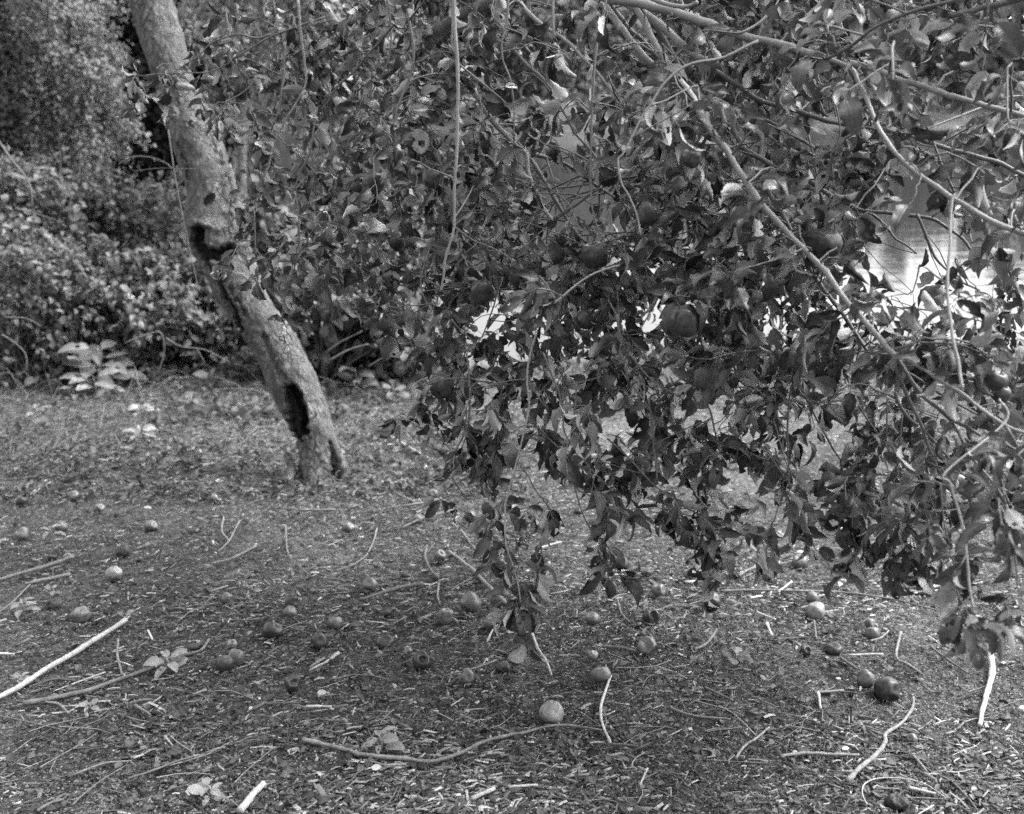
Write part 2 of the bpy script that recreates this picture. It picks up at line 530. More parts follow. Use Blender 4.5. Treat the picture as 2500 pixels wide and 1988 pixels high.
# leaf templates: s runs from stalk to tip (+Y), t across (X), Z the upper side
def leaf_template(ns, ntt, width=0.30, fold=0.3, bend=0.5, ripple=0.05, serr=0.05, bites=1, holes=1, curl=0.0, twist=0.0, petiole=0.3, heart=0.0, seed=0):
    r = random.Random(seed)
    S = np.linspace(0, 1, ns + 1); Tt = np.linspace(-1, 1, 2 * ntt + 1)
    bs = [(r.uniform(0.25, 0.97), r.choice((-1, 1)), r.uniform(0.05, 0.14), r.uniform(0.25, 0.75)) for _ in range(bites)]
    hs = [(r.uniform(0.25, 0.8), r.uniform(-0.6, 0.6), r.uniform(0.05, 0.11)) for _ in range(holes)]
    ph = r.uniform(0, 6); kk = r.uniform(7, 13)
    cf = [r.uniform(-1, 1) for _ in range(4)]
    V = []; UV = []
    for i, s in enumerate(S):
        if heart: wv = width * 1.25 * (max(s, 0) ** 0.38) * (1 - s) ** 0.62
        else: wv = width * 2.35 * (s ** 0.62) * (1 - s) ** 0.72
        wv = max(wv, 0.006)
        th = bend * (s - 0.15) ** 2 * 1.3
        # spine in the Y-Z plane
        cy = s * math.cos(th * 0.6); cz = -s * math.sin(th * 0.6) + 0.03 * math.sin(s * 5 + ph)
        for t in Tt:
            ww = wv
            if abs(t) > 0.9: ww *= 1 + serr * (1 if i % 2 else -1)
            for (b0, sg, br, dep) in bs:
                if t * sg > 0:
                    g = math.exp(-((s - b0) / br) ** 2)
                    ww *= 1 - dep * g * (1 if abs(t) > 0.3 else 0.4)
            x = t * ww
            fa = fold * (1 + 0.3 * cf[0] * s)
            zz = abs(x) * math.sin(fa) + ripple * math.sin(kk * s + ph + (1.3 if t > 0 else 0)) * abs(t) ** 1.5
            xx = x * math.cos(fa)
            if curl:
                ca = curl * abs(t) * s * 2.0
                xx *= max(0.12, math.cos(min(ca, 1.45))); zz += abs(x) * math.sin(min(ca, 2.2)) * 0.9
            if twist:
                a = twist * s
                xx, zz = xx * math.cos(a) - zz * math.sin(a), xx * math.sin(a) + zz * math.cos(a)
            V.append((xx, cy, cz + zz)); UV.append((s, t))
    m = 2 * ntt + 1
    Fs = []
    for i in range(ns):
        for j in range(m - 1):
            sc, tc = (S[i] + S[i + 1]) / 2, (Tt[j] + Tt[j + 1]) / 2
            if any(((sc - h0) ** 2 + ((tc - h1) * width) ** 2) < hr * hr for h0, h1, hr in hs): continue
            Fs.append((i * m + j, i * m + j + 1, (i + 1) * m + j + 1, (i + 1) * m + j))
    if petiole:
        b0 = len(V); rr = 0.010
        for q, y in enumerate((0.03, -petiole * 0.5, -petiole)):
            for a in (0, 2.1, 4.2):
                V.append((rr * math.cos(a) + 0.02 * math.sin(q * 1.5 + ph), y, rr * math.sin(a) - 0.015 * (q == 1))); UV.append((0.0, 0.0))
        for q in range(2):
            for j in range(3):
                k = (j + 1) % 3
                Fs.append((b0 + q * 3 + j, b0 + q * 3 + k, b0 + (q + 1) * 3 + k, b0 + (q + 1) * 3 + j))
    V = np.array(V); V[:, 1] += petiole   # origin at the stalk's foot
    return V, Fs, np.array(UV)


def template_arrays(t):
    V, Fs, UV = t
    return V, np.concatenate([np.array(f) for f in Fs]), np.array([len(f) for f in Fs]), UV


def merged(name, temps, which, Rm, loc, shade, mat, parent=None, smooth=True, **k):
    """many small pieces in one mesh: Rm (n,3,3) columns are the piece's axes already scaled"""
    Vs, Ls, Ts, Us, Ss = [], [], [], [], []
    n0 = 0
    for ti, t in enumerate(temps):
        idx = np.nonzero(which == ti)[0]
        if len(idx) == 0: continue
        V, L, T, U = t
        W = np.einsum('nij,vj->nvi', Rm[idx], V) + loc[idx][:, None, :]
        nv = len(V)
        Vs.append(W.reshape(-1, 3))
        Ls.append((L[None, :] + (np.arange(len(idx)) * nv)[:, None] + n0).ravel())
        Ts.append(np.tile(T, len(idx))); Us.append(np.tile(U, (len(idx), 1))); Ss.append(np.repeat(shade[idx], nv))
        n0 += nv * len(idx)
    me = mesh(name, np.concatenate(Vs), np.concatenate(Ls), np.concatenate(Ts), mat, np.concatenate(Us), {'shade': np.concatenate(Ss)}, smooth)
    return obj(name, me, parent, **k)


def axes(D, N, s):
    """rotation matrices with Y along D, Z near N, scaled by s"""
    D = D / (np.linalg.norm(D, axis=1)[:, None] + 1e-9)
    X = np.cross(D, N); X /= np.linalg.norm(X, axis=1)[:, None] + 1e-9
    Z = np.cross(X, D)
    return np.stack([X, D, Z], axis=2) * np.asarray(s)[:, None, None]


HI = [leaf_template(18, 4, 0.245 + 0.03 * (i % 4), 0.15 + 0.1 * (i % 5), 0.3 + 0.3 * (i % 4), 0.02 + 0.014 * (i % 4), 0.07,
                    bites=(0, 1, 2, 3)[i % 4], holes=(1, 3, 0, 2)[i % 4], curl=(0.2, 0, 0.4, 0, 1.0, 0.3)[i % 6], twist=((i % 3) - 1) * 0.35, petiole=0.32, seed=100 + i) for i in range(18)]
LO = [leaf_template(9, 2, 0.245 + 0.03 * (i % 4), 0.15 + 0.1 * (i % 5), 0.3 + 0.3 * (i % 4), 0.02 + 0.015 * (i % 4), 0.07,
                    bites=(0, 1, 2)[i % 3], holes=(0, 1, 0)[i % 3], curl=(0.2, 0, 0.4, 0, 1.0, 0.3)[i % 6], twist=((i % 3) - 1) * 0.35, petiole=0.32, seed=200 + i) for i in range(18)]
LOA = [template_arrays(t) for t in LO]
BROAD = [leaf_template(14, 3, 0.36, 0.12 + 0.06 * i, 0.15 + 0.09 * i, 0.015, 0.03, bites=i % 2, holes=i % 2, petiole=0.3, heart=(i % 2), seed=300 + i) for i in range(6)]
MINI = [template_arrays(leaf_template(3, 1, 0.30, 0.3, 0.5 + 0.3 * i, 0.0, 0, bites=0, holes=0, petiole=0, seed=400 + i)) for i in range(3)]
MEDI = [template_arrays(leaf_template(5, 1, 0.36, 0.2, 0.4 + 0.3 * i, 0.03, 0.05, bites=1, holes=0, petiole=0, heart=i % 2, seed=420 + i)) for i in range(4)]


def unit(n):
    v = rng.standard_normal((n, 3))
    return v / np.linalg.norm(v, axis=1)[:, None]


# ------------------------------------------------------------------ ground, water
def spaced(a, lo, hi, b, fine, coarse0):
    mid = np.arange(lo, hi, fine)
    left, s, v = [], coarse0, lo
    while v > a:
        v -= s; s *= 1.22; left.append(v)
    right, s, v = [], coarse0, hi
    while v < b:
        right.append(v); v += s; s *= 1.22
    return np.concatenate((np.array(left[::-1]), mid, np.array(right)))


gx = spaced(-160, -4.2, 4.4, 170, 0.03, 0.05)
gy = spaced(-60, 2.1, 9.5, 300, 0.03, 0.05)
GX, GY = np.meshgrid(gx, gy)
GZ = land(GX, GY)
nearm = sstep(12, 9, GY) * sstep(1.0, 2.0, GY)
GZ = GZ + nearm * 0.011 * fbm(GX * 14, GY * 14, 0, 3, 25) - 0.008 * nearm
nxv, nyv = len(gx), len(gy)
ii, jj = np.meshgrid(np.arange(nyv - 1), np.arange(nxv - 1), indexing='ij')
q = np.stack([ii * nxv + jj, ii * nxv + jj + 1, (ii + 1) * nxv + jj + 1, (ii + 1) * nxv + jj], -1).reshape(-1, 4)
me = mesh('ground', np.stack([GX, GY, GZ], -1).reshape(-1, 3), q.ravel(), np.full(len(q), 4), M['soil'])
obj('ground', me, kind='structure', label='dark earth bank under a mulch of chips sloping down to the pond')
me = mesh('water', [(-40, 9.5, WATER), (90, 9.5, WATER), (90, 60, WATER), (-40, 60, WATER)], [0, 1, 2, 3], [4], M['water'], smooth=False)
obj('water', me, kind='structure', label='still pond mirroring the pale sky and the far trees')

# ------------------------------------------------------------------ the apple tree
def simple_empty(name, loc, label, cat, group=None):
    o = obj(name, None, label=label, cat=cat, group=group)
    o.location = loc
    o.empty_display_size = 0.1
    return o


def part(name, me, root, kind=None, label=None):
    """a mesh in world coordinates put under a root that only has a location"""
    o = obj(name, me, root, kind=kind, label=label)
    o.matrix_parent_inverse = Matrix.Translation(-root.location)
    return o


TB = G(780, 1165)
tree = simple_empty('apple_tree', TB, 'leaning apple tree with a hollow grey trunk and a leafy curtain of drooping branches', 'tree')
TPTS = [(300, -520, 98), (325, -250, 100), (350, -80, 103), (368, 0, 101), (396, 93, 101), (424, 187, 95), (457, 280, 99), (489, 373, 108), (514, 467, 114), (521, 560, 130),
        (540, 615, 126), (576, 690, 118), (608, 750, 106), (642, 800, 104), (680, 860, 105), (716, 934, 114), (752, 1017, 108), (771, 1085, 102), (776, 1135, 104), (778, 1165, 108), (779, 1200, 124)]
ZT = proj(TB)[2]
cp = catmull([np.array(p, float) for p in TPTS], n=22)
cen = np.array([P(p[0], p[1], ZT + 0.15 * min(0, p[1]) / 500) for p in cp])
rad = cp[:, 2] / 2 * ZT / F
T_, X_, Y_ = frames(cen)
NS = 112
ang = np.linspace(0, 2 * np.pi, NS, endpoint=False)
dirs = np.cos(ang)[None, :, None] * X_[:, None, :] + np.sin(ang)[None, :, None] * Y_[:, None, :]
V = cen[:, None, :] + rad[:, None, None] * dirs
Vf = V.reshape(-1, 3)
amp = (0.010 * fbm(Vf[:, 0] * 9, Vf[:, 1] * 9, Vf[:, 2] * 5, 3, 31) + 0.006 * np.abs(fbm(Vf[:, 0] * 40, Vf[:, 1] * 40, Vf[:, 2] * 16, 3, 35)))
flare = np.repeat(np.exp(-((cp[:, 1] - 1185) / 40) ** 2), NS) * 0.012 * np.tile(np.sin(ang * 5 + 1.0), len(cp))
pr = np.array(proj(Vf.T)).T
front = (dirs.reshape(-1, 3) @ np.array([0, -CP, SP])) > -0.35


def seg_dist(px, py, pts):
    best = np.full(len(px), 1e9)
    for (x0, y0), (x1, y1) in zip(pts[:-1], pts[1:]):
        dx, dy = x1 - x0, y1 - y0
        t = np.clip(((px - x0) * dx + (py - y0) * dy) / (dx * dx + dy * dy + 1e-9), 0, 1)
        best = np.minimum(best, np.hypot(px - x0 - t * dx, py - y0 - t * dy))
    return best


wobx = 6.5 * fbm(pr[:, 0] / 11, pr[:, 1] / 11, 0, 4, 41)
qx, qy = pr[:, 0] + wobx, pr[:, 1] + wobx * 0.6
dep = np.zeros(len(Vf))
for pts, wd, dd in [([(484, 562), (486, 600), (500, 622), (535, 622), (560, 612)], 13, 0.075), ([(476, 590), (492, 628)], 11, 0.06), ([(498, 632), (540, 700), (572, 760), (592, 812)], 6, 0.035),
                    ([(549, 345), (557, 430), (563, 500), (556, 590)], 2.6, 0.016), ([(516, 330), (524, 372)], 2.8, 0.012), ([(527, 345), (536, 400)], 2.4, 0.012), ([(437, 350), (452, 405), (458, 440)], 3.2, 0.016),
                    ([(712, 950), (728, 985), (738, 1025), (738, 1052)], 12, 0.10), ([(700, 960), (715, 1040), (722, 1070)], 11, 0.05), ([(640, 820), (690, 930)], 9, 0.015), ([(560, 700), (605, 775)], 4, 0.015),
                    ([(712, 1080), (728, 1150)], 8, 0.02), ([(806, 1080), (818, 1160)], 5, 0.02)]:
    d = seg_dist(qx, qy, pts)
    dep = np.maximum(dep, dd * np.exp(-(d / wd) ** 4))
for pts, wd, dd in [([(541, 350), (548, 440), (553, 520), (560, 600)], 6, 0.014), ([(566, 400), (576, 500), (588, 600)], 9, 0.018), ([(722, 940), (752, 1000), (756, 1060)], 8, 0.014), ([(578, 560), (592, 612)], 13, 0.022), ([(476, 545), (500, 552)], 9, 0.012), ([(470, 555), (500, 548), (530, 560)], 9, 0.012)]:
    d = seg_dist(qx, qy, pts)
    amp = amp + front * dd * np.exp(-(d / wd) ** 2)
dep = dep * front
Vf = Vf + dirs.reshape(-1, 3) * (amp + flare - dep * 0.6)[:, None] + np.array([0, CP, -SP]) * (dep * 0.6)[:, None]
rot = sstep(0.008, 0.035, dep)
n_, m_ = len(cp), NS
fi, fj = np.meshgrid(np.arange(n_ - 1), np.arange(m_), indexing='ij')
fk = (fj + 1) % m_
q = np.stack([fi * m_ + fj, fi * m_ + fk, (fi + 1) * m_ + fk, (fi + 1) * m_ + fj], -1).reshape(-1, 4)
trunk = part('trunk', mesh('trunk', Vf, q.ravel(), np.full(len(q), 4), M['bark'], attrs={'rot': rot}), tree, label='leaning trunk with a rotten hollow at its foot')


def c1(l): return [(x / 2.142, y / 2.142) for x, y in l]
def c2(l): return [(900 + x / 2.6775, y / 2.6775) for x, y in l]
def c3(l): return [(1700 + x / 2.6775, y / 2.6775) for x, y in l]
def c4(l): return [(900 + x / 2.6775, 600 + y / 2.6775) for x, y in l]
def c5(l): return [(1700 + x / 2.6775, 600 + y / 2.6775) for x, y in l]
def c6(l): return [(x / 2.396, 600 + y / 2.396) for x, y in l]
def c7(l): return [(x / 2.121, 1180 + y / 2.121) for x, y in l]
def c8(l): return [(800 + x / 2.121, 1180 + y / 2.121) for x, y in l]
def c9(l): return [(1650 + x / 2.121, 1180 + y / 2.121) for x, y in l]


GUARD = []        # what should stay in sight: x, y, z(depth), radius in px
SAMPLES = []      # points of branches that new shoots may leave from: x, y, z(depth), radius


def branch(pts, w0, w1, z0, z1=None, mat='twig', name='branch', sides=9, register=True, guard=True):
    """pts in pixels of the photograph, w0/w1 widths in those pixels, z0/z1 distances"""
    z1 = z0 if z1 is None else z1
    L = [0]
    for a, b in zip(pts[:-1], pts[1:]): L.append(L[-1] + math.hypot(b[0] - a[0], b[1] - a[1]))
    ctrl = [P(p[0], p[1], z0 + (z1 - z0) * l / L[-1]) for p, l in zip(pts, L)]
    n = max(3, int(L[-1] / len(pts) / 9))
    C = catmull(ctrl, n=n)
    t = np.linspace(0, 1, len(C))
    zz = z0 + (z1 - z0) * t
    R = (w0 + (w1 - w0) * t) / 2 * zz / F
    wob = rng.standard_normal(C.shape); wob[1:-1] = (wob[:-2] + wob[1:-1] + wob[2:]) / 3
    C = C + 0.14 * R[:, None] * wob
    if guard and (w0 >= 11 or mat == 'limb'):
        for i in range(0, len(C), 2):
            a = proj(C[i]); GUARD.append((a[0], a[1], a[2], (w0 + (w1 - w0) * t[i]) / 2 + (26 if w0 == 17 else 10)))
    mb = MB()
    tube(mb, C, R, sides, 0.05, random.random(), nodes_every=5)
    me = mesh(name, np.concatenate(mb.V), mb.L, mb.T, M[mat], attrs={'shade': np.concatenate(mb.sh)})
    o = part(name, me, tree)
    if register:
        for i in range(0, len(C), 2):
            a = proj(C[i]); SAMPLES.append((a[0], a[1], a[2], R[i]))
    return o, C, R


S = 1 / 2.6775
# limbs that leave the trunk above the picture and arch over to the right
branch([(318, -330), (520, -420), (760, -300), (905, -60), (950, 15), (1000, 42), (1045, 78), (1095, 122)], 46, 24, ZT, 4.5, 'limb', 'limb', 12, guard=False)
branch([(330, -250), (520, -330), (700, -180), (770, -30), (800, 30), (845, 92), (900, 160)], 34, 18, ZT, 5.0, 'twig', 'limb', 12, guard=False)
branch([(300, -500), (700, -640), (1150, -480), (1400, -250), (1450, -60)], 80, 60, ZT, 3.7, 'limb', 'limb', 12)
branch([(1400, -250), (1340, -90), (1270, -12), (1230, 8), (1170, 20), (1110, 48), (1062, 85), (1040, 115)], 30, 32, 4.1, 4.3, 'twig', 'limb', 12, guard=False)
branch([(1450, -60), (1700, -200), (2100, -160), (2400, -80), (2560, -20)], 50, 30, 3.7, 2.6, 'limb', 'limb', 12)
branch(c2([(1350, -260), (1480, -20), (1560, 60), (1620, 140), (1680, 220), (1750, 310), (1820, 390), (1880, 440)]), 18, 14, 3.7, 3.5, 'limb')
branch(c2([(1560, -160), (1700, -20), (1780, 100), (1830, 200), (1880, 300), (1930, 380), (1990, 460), (2040, 540), (2060, 600)]), 19, 14, 3.5, 3.3, 'limb')
branch(c2([(1780, 90), (1870, 160), (1920, 240), (1970, 330), (2010, 400), (2060, 500)]), 15, 12, 3.6, 3.6)
branch(c2([(1400, -200), (1600, -30), (1760, 60), (1860, 130), (1950, 200), (2040, 290), (2150, 370), (2300, 430)]), 22, 18, 3.6, 3.3, 'limb')
branch(c2([(1560, 0), (1640, 110), (1720, 210), (1790, 270), (1880, 370)]), 15, 12, 3.9)
branch(c2([(1350, -160), (1550, -20), (1700, 8), (1850, 40), (2000, 80), (2142, 130)]) + c3([(100, 160), (180, 200), (300, 235), (500, 280), (620, 310), (730, 350), (860, 385), (1040, 420), (1180, 460), (1330, 530), (1440, 550), (1560, 590), (1680, 630), (1850, 680), (2000, 720), (2142, 760), (2300, 800)]), 25, 11, 3.4, 2.5, 'limb', 'limb', 12)
branch(c2([(1650, -100), (1900, 10), (2060, 45), (2150, 15)]), 12, 9, 3.2, 3.0, 'limb')
branch(c2([(930, -80), (980, 0), (1060, 100), (1165, 185), (1240, 230), (1330, 300), (1400, 380), (1480, 460), (1560, 560), (1640, 660), (1720, 740)]), 12, 6, 3.7, 3.5, 'limb')
branch(c2([(800, 40), (840, 120), (900, 230), (960, 340), (1040, 430), (1130, 510), (1200, 600), (1250, 690), (1310, 790), (1340, 860), (1420, 950), (1500, 1050), (1580, 1170), (1650, 1290)]), 10, 5, 4.0, 3.6)
branch(c2([(700, 620), (780, 750), (860, 850), (960, 920), (1040, 1010), (1100, 1100), (1180, 1240), (1270, 1390), (1340, 1500), (1400, 1570), (1480, 1600)]), 13, 8, 4.0, 3.8)
branch(c2([(790, 770), (960, 950), (1030, 1010), (1040, 1120), (1090, 1250), (1140, 1360), (1200, 1440), (1215, 1460)]), 11, 9, 3.8, 3.7, 'limb')
branch(c2([(1040, 1000), (1160, 1030), (1280, 1070), (1400, 1150), (1470, 1200), (1560, 1260)]), 11, 7, 4.0, 4.2)
branch(c2([(555, -60), (565, 200), (580, 400), (585, 600), (580, 850), (570, 1100), (560, 1300), (560, 1480), (530, 1600), (500, 1700)]) + c4([(490, 200), (470, 300)]), 10, 5, 3.05, 3.15, 'limb')
branch(c2([(548, -60), (545, 150), (542, 350)]), 4, 3, 3.2)
branch(c2([(915, -60), (905, 130), (890, 200), (870, 290), (880, 400), (920, 500), (940, 600), (950, 700), (950, 920)]), 7, 3.5, 3.2)
branch(c2([(160, 165), (110, 230), (60, 290), (0, 350)]) + [(865, 175), (830, 205), (800, 250), (785, 270)], 7, 4, 3.9, 4.1)
branch(c2([(255, 60), (275, 200), (295, 300), (290, 420), (255, 540), (210, 650), (180, 740), (180, 850), (170, 920)]), 7, 4, 3.6)
branch([(1850, 100)] + c3([(260, 340), (150, 385), (0, 410)]) + c2([(2060, 440), (1990, 490), (1930, 550), (1880, 620), (1840, 690), (1800, 740), (1720, 900), (1660, 1010), (1630, 1050), (1650, 1190), (1700, 1280), (1750, 1400), (1780, 1550)]), 8, 3.5, 2.5, 2.35, 'twig', guard=False)
branch(c2([(1555, -40), (1530, 130), (1500, 250), (1480, 400), (1470, 560), (1460, 700), (1455, 900), (1450, 1100), (1455, 1300), (1470, 1400), (1500, 1500), (1540, 1620)]), 8, 4, 2.95)
branch(c2([(1205, -60), (1205, 150), (1215, 260)]), 8, 5, 2.1)
branch(c2([(590, 420), (700, 510), (800, 590), (860, 640), (900, 680)]), 5, 3, 3.2)
branch(c2([(890, 180), (1000, 220), (1070, 260)]), 4, 3, 3.3)
branch(c2([(560, 1480), (680, 1570), (780, 1610), (880, 1660), (960, 1720)]), 5, 3, 3.2)
branch(c2([(1200, 1265), (1350, 1275), (1420, 1310), (1480, 1370)]), 4, 3, 3.8)
branch(c3([(860, 385), (1010, 450), (1060, 540), (1110, 640), (1150, 740), (1200, 850), (1250, 930), (1320, 1020), (1400, 1100), (1480, 1160), (1570, 1220), (1650, 1280), (1740, 1330), (1860, 1410), (1980, 1470), (2142, 1530), (2300, 1580)]), 11, 14, 2.7, 2.25, 'limb', 'branch', 11)
branch(c3([(120, 460), (250, 545), (330, 600), (420, 660), (560, 700), (700, 740), (850, 790), (950, 810), (1060, 825), (1170, 835), (1380, 890), (1600, 960), (1750, 1000), (1850, 1030), (2000, 1075), (2142, 1150), (2300, 1210)]), 12, 11, 3.3, 3.0)
branch(c3([(300, 690), (400, 760), (520, 820), (640, 890), (760, 960), (850, 1040), (920, 1110), (1000, 1180), (1060, 1240)]), 10, 8, 3.3, 3.2)
branch(c3([(260, 950), (370, 1010), (480, 1070), (620, 1140), (760, 1200), (880, 1280), (1000, 1340), (1100, 1380), (1250, 1390), (1400, 1410), (1540, 1430), (1640, 1490), (1740, 1560), (1800, 1640)]), 14, 7, 3.1, 2.9)
branch(c2([(2040, 540), (2120, 640)]) + c3([(40, 770), (110, 870), (200, 980), (260, 1090), (320, 1180), (380, 1270), (440, 1350), (530, 1450), (600, 1530)]) + c5([(700, 20), (850, 180), (970, 350), (1050, 440), (1140, 540), (1230, 640), (1320, 750)]), 17, 13, 2.9, 2.45, 'limb', 'branch', 11)
branch(c3([(240, 850), (300, 950), (360, 1050), (420, 1150), (470, 1250), (560, 1400)]) + c5([(740, 140), (820, 270), (900, 370), (990, 500), (1050, 590), (1110, 680), (1160, 780)]), 13, 9, 3.2, 2.95)
branch(c3([(850, 385), (1000, 310), (1100, 230), (1150, 190), (1300, 120), (1500, 50), (1700, 0), (1850, -60)]), 9, 8, 2.55, 2.3)
branch(c3([(1000, 330), (1120, 280), (1230, 245), (1370, 205)]), 15, 17, 2.9)
branch(c3([(1650, 110), (1780, 80), (1880, 50), (2050, 10), (2200, -40)]), 13, 16, 2.75, 2.7)
branch(c3([(1560, 150), (1800, 165), (1950, 180), (2142, 210), (2260, 230)]), 7, 6, 2.6)
branch(c3([(1780, 95), (1880, 190), (1960, 270), (2060, 320), (2150, 400)]), 4.5, 3.5, 2.7)
branch(c3([(1350, 610), (1430, 700), (1490, 800), (1560, 960), (1600, 1070), (1650, 1180), (1690, 1270)]), 7, 6, 2.75)
branch(c3([(1690, 1270), (1670, 1320), (1660, 1500)]) + c5([(1660, 0), (1640, 250), (1660, 480), (1680, 620), (1710, 740), (1725, 850), (1740, 930)]), 7, 8, 2.3, 2.15, 'limb')
branch(c3([(1440, 1400), (1480, 1480), (1540, 1640)]) + c5([(1570, 90), (1640, 160), (1740, 240), (1850, 290)]), 8, 5, 2.85)
branch(c3([(1140, 1390), (1240, 1480), (1300, 1560), (1370, 1600), (1440, 1660)]), 7, 4, 2.95)
branch(c3([(730, 880), (770, 1050), (790, 1160)]), 5, 4, 3.15)
branch(c3([(915, 700), (940, 870), (890, 1020)]), 4, 4, 3.1)
branch(c3([(650, 900), (640, 1050), (610, 1190)]), 5, 4, 3.3)
branch(c3([(600, 10), (480, 90), (400, 160), (280, 225)]), 8, 7, 2.9, 2.9, 'limb')
branch(c3([(1540, 1420), (1640, 1340), (1690, 1300)]), 5, 5, 2.9)
branch(c5([(1270, 700), (1290, 760), (1340, 900), (1400, 1030), (1460, 1150), (1500, 1270), (1540, 1370), (1600, 1500)]), 11, 7, 2.6, 2.55)
branch(c5([(1290, 700), (1330, 760), (1400, 880), (1480, 980), (1580, 1060), (1680, 1140), (1760, 1180), (1860, 1240)]), 12, 8, 2.6, 2.5)
branch(c5([(1300, 700), (1370, 740), (1500, 820), (1620, 900), (1740, 970), (1850, 1060), (1950, 1130), (2050, 1190), (2150, 1225), (2260, 1280)]), 10, 8, 2.55, 2.25, 'limb')
branch(c5([(1380, 830), (1480, 890), (1580, 960), (1700, 1030), (1830, 1100)]), 8, 6, 2.6)
branch(c5([(1400, 880), (1480, 960), (1560, 1050), (1650, 1130), (1710, 1220), (1760, 1320), (1830, 1420), (1950, 1560), (2020, 1680), (2050, 1760)]), 8, 5, 2.6, 2.4)
branch(c5([(1480, 1200), (1600, 1330), (1720, 1470), (1850, 1590)]), 6, 4, 2.55)
branch(c5([(2030, 1190), (2142, 1390), (2250, 1520)]), 9, 8, 2.3)
branch(c5([(1760, 1260), (1810, 1330), (1900, 1420), (1980, 1500), (2040, 1700)]), 7, 5, 2.5)
branch(c5([(1520, 1420), (1600, 1450), (1750, 1500), (1900, 1560), (2142, 1640)]), 5, 4, 2.55)
branch(c5([(1300, 960), (1320, 1030), (1380, 1120), (1450, 1180)]), 9, 8, 2.65)
branch(c5([(700, 760), (680, 790), (640, 880), (610, 970), (600, 1100), (595, 1250), (600, 1400), (605, 1500), (610, 1590)]), 6, 4, 2.85)
branch(c5([(800, 1160), (840, 1230), (900, 1340), (970, 1440), (1050, 1530)]), 5.5, 4.5, 2.9)
branch(c5([(520, 600), (560, 680), (620, 800), (680, 920), (740, 1040), (800, 1160)]), 5, 4.5, 2.95)
branch(c5([(1060, 1050), (1150, 1180), (1230, 1290), (1310, 1420), (1380, 1500)]), 5, 4, 2.85)
branch(c3([(30, 1400), (60, 1600)]) + c5([(70, 0), (100, 100), (130, 250), (150, 450), (170, 600), (210, 720), (260, 820), (300, 900), (380, 930)]), 7, 5, 2.95)
branch(c5([(0, 900), (30, 960), (90, 1080), (120, 1210), (150, 1300)]), 5.5, 4, 3.0)
branch(c5([(1345, 1100), (1330, 1300), (1310, 1450)]), 5, 4, 2.7)
branch(c5([(1250, 1000), (1245, 1150), (1240, 1280)]), 5, 3, 2.7)
branch(c5([(1180, 390), (1380, 410), (1500, 420), (1640, 450), (1800, 480), (1950, 510)]), 4, 3, 2.8)
branch(c5([(1600, 1450), (1640, 1540), (1680, 1650), (1720, 1760)]), 7, 5, 2.55)
branch(c5([(1980, 1000), (2020, 1150)]) + c9([(1400, -60), (1420, 0), (1460, 130), (1490, 250), (1510, 420), (1520, 540), (1540, 650)]), 6, 7, 2.3, 2.15, 'limb')
branch(c9([(1370, 0), (1380, 130), (1400, 260), (1425, 320)]), 4, 3, 2.35)
branch(c9([(1690, 20), (1750, 330), (1765, 470), (1770, 560)]), 5, 4, 2.25)
branch(c4([(1100, 560), (1055, 720), (1035, 870), (1050, 1020), (1040, 1110), (1010, 1240), (970, 1410), (930, 1550), (890, 1700)]) + c8([(920, 130), (918, 250), (930, 340), (960, 430), (985, 520), (1000, 620)]), 5.5, 3.5, 3.05, 2.95, 'limb')
branch(c4([(970, 1410), (1040, 1500), (1080, 1580), (1140, 1660), (1200, 1740)]), 4, 3, 3.0)
branch(c4([(1360, 900), (1350, 1050), (1340, 1200), (1330, 1380), (1345, 1500), (1370, 1600)]) + c8([(1275, 0), (1310, 130), (1350, 220), (1400, 300)]), 5, 3.5, 3.0)
branch(c4([(1140, 700), (1190, 830), (1240, 950), (1265, 1050), (1280, 1220), (1340, 1310), (1420, 1420), (1480, 1490), (1560, 1570)]), 5, 3.5, 3.0)
branch(c4([(1200, 380), (1250, 350), (1330, 280), (1440, 200), (1560, 150), (1640, 130)]), 6, 5, 2.85, 2.85, 'limb')
branch(c4([(1830, 1000), (1850, 1150), (1860, 1300), (1880, 1450), (1885, 1540)]), 5, 4, 2.9)
branch(c4([(1620, 450), (1640, 590), (1640, 700), (1680, 820), (1700, 900)]), 6, 5, 2.95)
branch(c4([(520, 1300), (500, 1400), (530, 1480), (560, 1540), (600, 1600), (640, 1660)]), 3.5, 2.5, 3.3)
branch(c4([(1560, 1260), (1650, 1340), (1740, 1430), (1850, 1550), (1940, 1620), (2080, 1720)]), 5, 3.5, 2.95)
branch(c4([(690, -20), (780, 120), (840, 230), (830, 350), (780, 500), (740, 600)]), 5, 3, 3.3)
branch(c4([(330, 60), (340, 150), (350, 300), (400, 420)]), 5, 3, 3.3)
branch(c4([(1050, 900), (1090, 960), (1130, 1020), (1180, 1080)]), 4, 3, 3.1)
branch(c4([(540, 480), (590, 540), (700, 640)]), 4, 3, 3.3)
branch(c4([(640, 700), (660, 900), (660, 1060), (640, 1200), (560, 1350), (520, 1400)]), 5, 3.5, 3.2)
branch(c4([(1700, 700), (1830, 860), (1960, 950), (2040, 990)]), 5, 4, 2.85)
